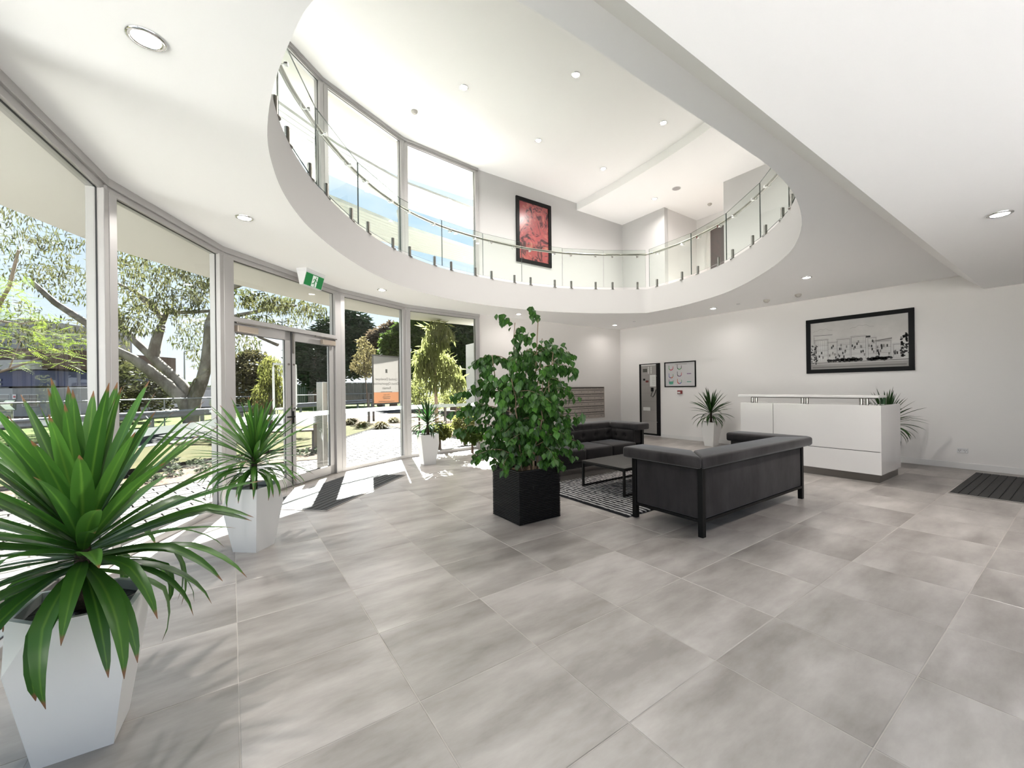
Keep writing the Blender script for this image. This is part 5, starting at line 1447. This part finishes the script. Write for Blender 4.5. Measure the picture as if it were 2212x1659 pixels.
# ---- buildings across the street
def quadbox(t, nm, x0, x1, y0, y1, d_, th, m_, out=0.0):
    """block whose street face spans pixels x0..x1, y0..y1 at depth d_"""
    a = px(x0,y1,d_-out); c = px(x1,y0,d_-out); b_ = MB()
    u_ = Vector((RIGHT.x,RIGHT.y)); n_ = Vector((FWD.x,FWD.y)); o2 = Vector((a.x,a.y))
    ln = (Vector((c.x,c.y))-o2).dot(u_)
    b_.obox(o2, u_, n_, 0, ln, 0, th, min(a.z,c.z), max(a.z,c.z)); return b_.build(nm, m_, t)
t = thing('showroom_building','blue and white commercial building behind the feathery tree','building',(*px(20,890,27).xy,0))
BW = mat('cladding_white',(0.20,0.205,0.21),0.6); BB = mat('cladding_blue',(0.02,0.03,0.10),0.45,noise=(6,(0.035,0.05,0.14),0.3,0.7,(3,3,0.2))); BR = mat('cladding_brown',(0.07,0.04,0.027),0.7)
quadbox(t,'lower_wall',-420,100,838,905,27,9,BW); quadbox(t,'blue_band',-420,86,800,840,27,9,BB,0.05); quadbox(t,'brown_wall',-420,118,752,802,27,9,BR,-0.1)
quadbox(t,'white_fascia',-420,62,777,803,27,1.0,mat('fascia_white',(0.30,0.305,0.31),0.5),0.6); quadbox(t,'upper_storey',-420,72,690,758,27,7,BW,-2.0)
for x0,x1,y0,y1 in ((49,79,853,877),(-20,18,853,880)):
    w_ = quadbox(t,'window',x0-1.5,x1+1.5,y0-1.5,y1+1.5,27,0.1,mat('frame_grey',(0.5,0.5,0.49),0.5),0.06)
    for a,c in ((x0,(x0+x1)/2-0.7),((x0+x1)/2+0.7,x1)):
        for e_,f2 in ((y0,y0+7),(y0+8.2,y1)):
            quadbox(w_,'pane',a,c,e_,f2,27,0.02,mat('dark_pane',(0.13,0.12,0.11),0.1),0.09)
quadbox(t,'small_window',20,30,723,729,27,0.1,mat('dark_pane',(0.13,0.12,0.11),0.1),-1.95)
quadbox(t,'notice',27,34,852,862,27,0.02,mat('notice_white',(0.75,0.74,0.74),0.5),0.05); quadbox(t,'notice_mark',28.5,32.5,855,859,27,0.02,mat('notice_red',(0.5,0.08,0.1),0.5),0.08)
for yy in (821,830): quadbox(t,'lettering',-8,2,yy-2.5,yy+2.5,27,0.02,MATS['fascia_white'],0.09)
t = thing('street_arrow','white chevron arrow on a dark road sign','road sign',(*px(14,905,15).xy,0))
D_ = 15.0; quadbox(t,'sign_board',-22,33,863,887,D_,0.03,mat('sign_dark',(0.05,0.06,0.06),0.5))
P_ = [(0,875),(12,865),(33,865),(21,875),(33,885),(12,885)]
b_ = MB(); pts = [px(x,y,D_-0.02) for x,y in P_]; pt2 = [px(x,y,D_-0.005) for x,y in P_]; b_.add(pts+pt2, [(0,1,2,3),(0,3,4,5),(9,8,7,6),(11,10,9,6)]+[(i,(i+1)%6,6+(i+1)%6,6+i) for i in range(6)]); b_.build('chevron', mat('sign_white',(0.85,0.85,0.85),0.5), t)
for x in (-14,26):
    b_ = MB(); a = px(x,886,D_+0.05); b_.tube([(a.x,a.y,-0.1),(a.x,a.y,px(x,866,D_).z)],0.03,6); b_.build('post', GALV, t)

t = thing('rental_depot','low white depot with grey roof behind the rental sign','building',(*px(510,880,46).xy,0))
quadbox(t,'wall',380,540,848,885,46,8,BW); quadbox(t,'roof',375,545,835,849,46,8,mat('roof_grey',(0.10,0.098,0.10),0.7),0.3); quadbox(t,'parapet',470,518,834,839,46,0.5,MATS['fascia_white'],0.5)
t = thing('white_shed','long white shed with blue window strip behind the gum trunks','building',(*px(420,880,40).xy,0))
quadbox(t,'wall',330,462,842,880,40,4,mat('shed_white',(0.22,0.225,0.235),0.6)); quadbox(t,'window_strip',398,424,841,849,40,0.1,mat('strip_blue',(0.10,0.15,0.26),0.4),0.06)
t = thing('rental_sign','dark blue rental sign with white lettering and red swoosh','sign',(*px(514,870,24).xy,0))
quadbox(t,'sign_board',505,524,848.5,858,24,0.06,mat('sign_navy',(0.012,0.018,0.09),0.4))
b_ = MB()
def q3(x,y,o=0.02): return px(x,y,24-o)
for poly in ([(507,855.6),(507.4,853.9),(512,853.2),(516,853.6),(516,854.6),(512.5,854.9),(509,856.2)],[(514.5,856.6),(517,854.4),(520.5,853.4),(520.8,855.2),(518,857.2),(515.5,857.6)]):
    b_.add([q3(*p) for p in poly],[tuple(range(len(poly)))])
b_.build('swoosh', mat('swoosh_red',(0.75,0.10,0.07),0.5), t)
b_ = MB(); a = px(519,858,24); b_.tube([(a.x,a.y,-0.1),(a.x,a.y,a.z+0.05)],0.05,6); b_.build('post', GALV, t)
def text(body, loc, size, xaxis, zaxis, m_, parent, name='lettering', mirror=False, ext=0.001):
    cu = bpy.data.curves.new(name,'FONT'); cu.body = body; cu.size = size; cu.align_x = 'CENTER'; cu.align_y = 'CENTER'; cu.extrude = ext; cu.resolution_u = 2
    cu.materials.append(m_)
    tmp = bpy.data.objects.new('tmp', cu); COL.objects.link(tmp)
    me = bpy.data.meshes.new_from_object(tmp.evaluated_get(bpy.context.evaluated_depsgraph_get()))
    COL.objects.unlink(tmp); bpy.data.objects.remove(tmp); bpy.data.curves.remove(cu)
    if not me.materials: me.materials.append(m_)
    o = bpy.data.objects.new(name, me); COL.objects.link(o); o.parent = parent
    x_ = Vector(xaxis).normalized()*(-1 if mirror else 1); y_ = Vector(zaxis).normalized(); n_ = Vector(xaxis).normalized().cross(y_)
    off = woff(parent)
    o.matrix_local = Matrix(((x_.x,y_.x,n_.x,loc[0]-off.x),(x_.y,y_.y,n_.y,loc[1]-off.y),(x_.z,y_.z,n_.z,loc[2]-off.z),(0,0,0,1)))
    return o
text('Budget', px(513.5,851.1,23.97), 0.115, RIGHT, UP, MATS['sign_white'], t)
# parked vehicle glimpsed behind the rail
t = thing('parked_ute','white parked ute half hidden behind the guard rail','car',(*px(522,880,29).xy,0))
CARW = mat('car_white',(0.3,0.3,0.29),0.25,coat=0.5); CARG = mat('car_glass',(0.03,0.05,0.055),0.08)
o2 = px(522,880,29); u_ = Vector((RIGHT.x,RIGHT.y)); n_ = Vector((FWD.x,FWD.y)); P_ = Vector((o2.x,o2.y))
b_ = MB(); b_.obox(P_,u_,n_,-2.3,2.3,0,1.8,0.35,0.95); b_.build('body', CARW, t, bevel=0.08)
b_ = MB(); b_.loft([[(*(P_+u_*a+n_*c),z) for a,c,z in ((-0.9,0.1,0.93),(1.3,0.1,0.93),(1.3,1.7,0.93),(-0.9,1.7,0.93))],[(*(P_+u_*a+n_*c),z) for a,c,z in ((-0.5,0.25,1.48),(0.8,0.25,1.48),(0.8,1.55,1.48),(-0.5,1.55,1.48))]],True,False); b_.build('cab', CARW, t, bevel=0.04)
b_ = MB(); b_.loft([[(*(P_+u_*a+n_*0.08),z) for a,z in ((-0.78,0.98),(1.16,0.98),(0.76,1.42),(-0.46,1.42))],[(*(P_+u_*a+n_*0.20),z) for a,z in ((-0.78,0.98),(1.16,0.98),(0.76,1.42),(-0.46,1.42))]],True,False); b_.build('side_window', CARG, t)
for a in (-1.5,1.5):
    for c in (0.12,1.68):
        b_ = MB(); w0 = P_+u_*a+n_*(c-0.1); w1 = P_+u_*a+n_*(c+0.1); b_.tube([(w0.x,w0.y,0.31),(w1.x,w1.y,0.31)],0.33,18); b_.build('wheel', mat('tyre',(0.02,0.02,0.02),0.7), t)
# far tree belt, light poles
simple_tree('far_tree','small rounded far tree beyond the white shed',415,60,860,[(412,838,22,10,900),(480,842,26,8,700)],(0.7,0.4),fol('far_green',(0.09,0.14,0.06),(0.17,0.22,0.10)),41,tr=0.2)
t = thing('light_pole','thin grey street light pole beyond the gum trunks','light pole',(*px(398,870,30).xy,0))
b_ = MB(); a = px(398,760,30); b_.tube([(a.x,a.y,-0.1),(a.x,a.y,a.z)],[0.07,0.04],6); b_.build('pole', GALV, t)
b_ = MB(); c = a + RIGHT*1.0; b_.tube([a,a+RIGHT*0.5+UP*0.1,c+UP*0.12],0.03,6); b_.build('arm', GALV, t)

# ---- court furniture
PINK = mat('bench_leg',(0.13,0.117,0.11),0.7); SLAT = mat('bench_slat',(0.10,0.085,0.072),0.7)
def bench(label, c, ang_, L_):
    t = thing('garden_bench', label, 'bench', (c.x,c.y,ZG), 'garden benches', rz=ang_)
    for k in range(4):
        b_ = MB(); b_.box((-L_/2,-0.22+0.112*k,0.40),(L_/2,-0.22+0.112*k+0.10,0.435)); b_.build('seat_slat', SLAT, t, local=True)
    for s_ in (-1,1):
        b_ = MB(); x = s_*(L_/2-0.22); b_.box((x-0.045,-0.17,0.0),(x+0.045,0.17,0.40)); b_.build('leg', PINK, t, local=True, bevel=0.004)
    return t
bc = gnd(640,972,ZG); bench('pale timber bench beside the bollard light', bc+Vector((-0.10,0.25,0)), math.radians(-20), 1.5)
bc = gnd(862,926,ZG); bench('pale timber bench beside the golden tussocks', bc+Vector((0.50,-0.75,0)), math.radians(-15), 1.3)
p = gnd(684,972,ZG)
t = thing('bollard_light','dark timber bollard with louvred white lamp head in the court','bollard',(p.x,p.y,ZG))
b_ = MB(); b_.box((-0.055,-0.055,0),(0.055,0.055,0.60)); b_.build('post', mat('bollard_timber',(0.09,0.075,0.06),0.85,noise=(5,(0.16,0.14,0.12),0.3,0.7,(3,3,0.4))), t, local=True)
for k in range(5):
    b_ = MB(); b_.cyl((0,0),0.05,0.61+0.035*k,0.633+0.035*k,12); b_.build('louvre', mat('lamp_white',(0.3,0.3,0.29),0.5), t, local=True)
b_ = MB(); b_.cyl((0,0),0.02,0.60,0.79,8); b_.build('lamp_core', MATS['lamp_white'], t, local=True)
# stainless intercom column outside the door
p = gnd(697,1010,ZG)
t = thing('intercom_column','brushed steel intercom column standing outside the doors','intercom',(p.x,p.y,ZG))
b_ = MB(); R_ = Matrix.Rotation(math.radians(44),4,'Z'); b_.box((-0.06,-0.06,0),(0.06,0.06,1.46),0,R_); b_.build('column', STEEL, t, local=True, bevel=0.006)
b_ = MB(); b_.box((-0.04,0.058,1.10),(0.04,0.064,1.38),0,R_); b_.build('call_plate', BLACK, t, local=True)
# stakes and posts in the bed
for x,y,h,lab in ((797,912,1.2,'brown timber stake beside the young tree'),(807,906,1.1,'dark slim stake beside the young tree'),(962,922,1.75,'dark grey square garden post before the lime tree')):
    p = gnd(x,y,-0.03); t = thing('garden_stake', lab, 'post', (p.x,p.y,-0.03))
    b_ = MB(); b_.box((-0.035,-0.035,-0.05),(0.035,0.035,h)); b_.build('stake', mat('stake_dark',(0.07,0.06,0.055),0.8), t, local=True)
    b_ = MB(); b_.box((-0.037,-0.037,h),(0.037,0.037,h+0.01)); b_.build('cap', mat('stake_dark',(0.07,0.06,0.055),0.8), t, local=True)
# white garden wall at the end
a = px(1006,745,11.0); c = px(1075,745,9.5)
v = (Vector((c.x,c.y))-Vector((a.x,a.y))); ln = v.length; v /= ln
b_ = MB(); b_.obox(Vector((a.x,a.y)), v, Vector((-v.y,v.x)), 0, ln, 0, 0.2, -0.05, a.z); tag(b_.build('wall_garden', WHITE), 'white rendered garden wall outside the letterbox end', 'wall', kind='structure')

# matt outdoor surfaces: no gloss
for nm_ in ('dry_ground','lawn_green','asphalt','concrete','paver','paver_joint','mulch','bounce_pale','verge_green','gum_leaf','conifer_green','bush_green','lime_leaf','weeping_leaf','brown_leaf','feathery_leaf','dull_green','olive_leaf','dark_green','golden_leaf','tussock','groundcover','far_green','gum_bark','dark_bark','pinkish_bark','feather_bark','grey_timber','bench_leg','bench_slat'):
    MATS[nm_].node_tree.nodes['Principled BSDF'].inputs['Specular IOR Level'].default_value = 0.03
# ---- framed poster on the outside of the glass, read from outside
A, u, n, l = seg(FL[6], FL[7])
t = thing('framed_poster','framed apartment sales poster on the glass, its lettering reversed from inside','poster',(A.x,A.y,1.03))
def W(a, o, z): return Vector((A.x+u.x*a+n.x*o, A.y+u.y*a+n.y*o, z))
p0,p1,zz0,zz1 = 0.68,1.312,1.035,1.915
GF = mat('poster_frame',(0.10,0.09,0.083),0.5)
for a in ((p0,p1,zz0,zz0+0.024),(p0,p1,zz1-0.024,zz1),(p0,p0+0.024,zz0+0.024,zz1-0.024),(p1-0.024,p1,zz0+0.024,zz1-0.024)):
    b_ = MB(); b_.obox(A,u,n,a[0],a[1],0.006,0.022,a[2],a[3]); b_.build('frame_rail', GF, t)
PW_ = mat('poster_white',(0.40,0.383,0.37),0.7,trans=0.5); PO = mat('poster_peach',(0.42,0.27,0.185),0.7,trans=0.5); PT = mat('poster_ink',(0.10,0.096,0.092),0.7); PT2 = mat('poster_ink_pale',(0.22,0.165,0.13),0.7)
b_ = MB(); b_.obox(A,u,n,p0+0.022,p1-0.022,0.010,0.014,zz0+0.215,zz1-0.022); b_.build('white_sheet', PW_, t)
b_ = MB(); b_.obox(A,u,n,p0+0.022,p1-0.022,0.010,0.014,zz0+0.022,zz0+0.215); b_.build('peach_panel', PO, t)
xa = Vector((u.x,u.y,0)); mid_ = (p0+p1)/2
for s_, z_, sz, m_ in (('Limited Developer',1.485,0.068,PT),('Direct Opportunities',1.405,0.068,PT),('Remain',1.325,0.068,PT),('apartments.com.au',1.262,0.034,PT),('Selling Agent',1.205,0.030,PT2),('ask inside',1.16,0.022,PT2)):
    if s_ == 'ask inside': continue
    o = text(s_, W(mid_,0.0095,z_), sz, xa, UP, m_, t, mirror=True, ext=0.0004)
b_ = MB(); b_.obox(A,u,n,mid_-0.028,mid_+0.028,0.009,0.010,1.60,1.606); b_.obox(A,u,n,mid_-0.022,mid_+0.022,0.009,0.010,1.606,1.665); b_.build('emblem', PT, t)
b_ = MB()
for z_,w_ in ((1.165,0.09),(1.135,0.08),(1.085,0.19)): b_.obox(A,u,n,mid_-w_,mid_+w_,0.009,0.010,z_-0.006,z_+0.006)
b_.build('small_print', PT2, t)
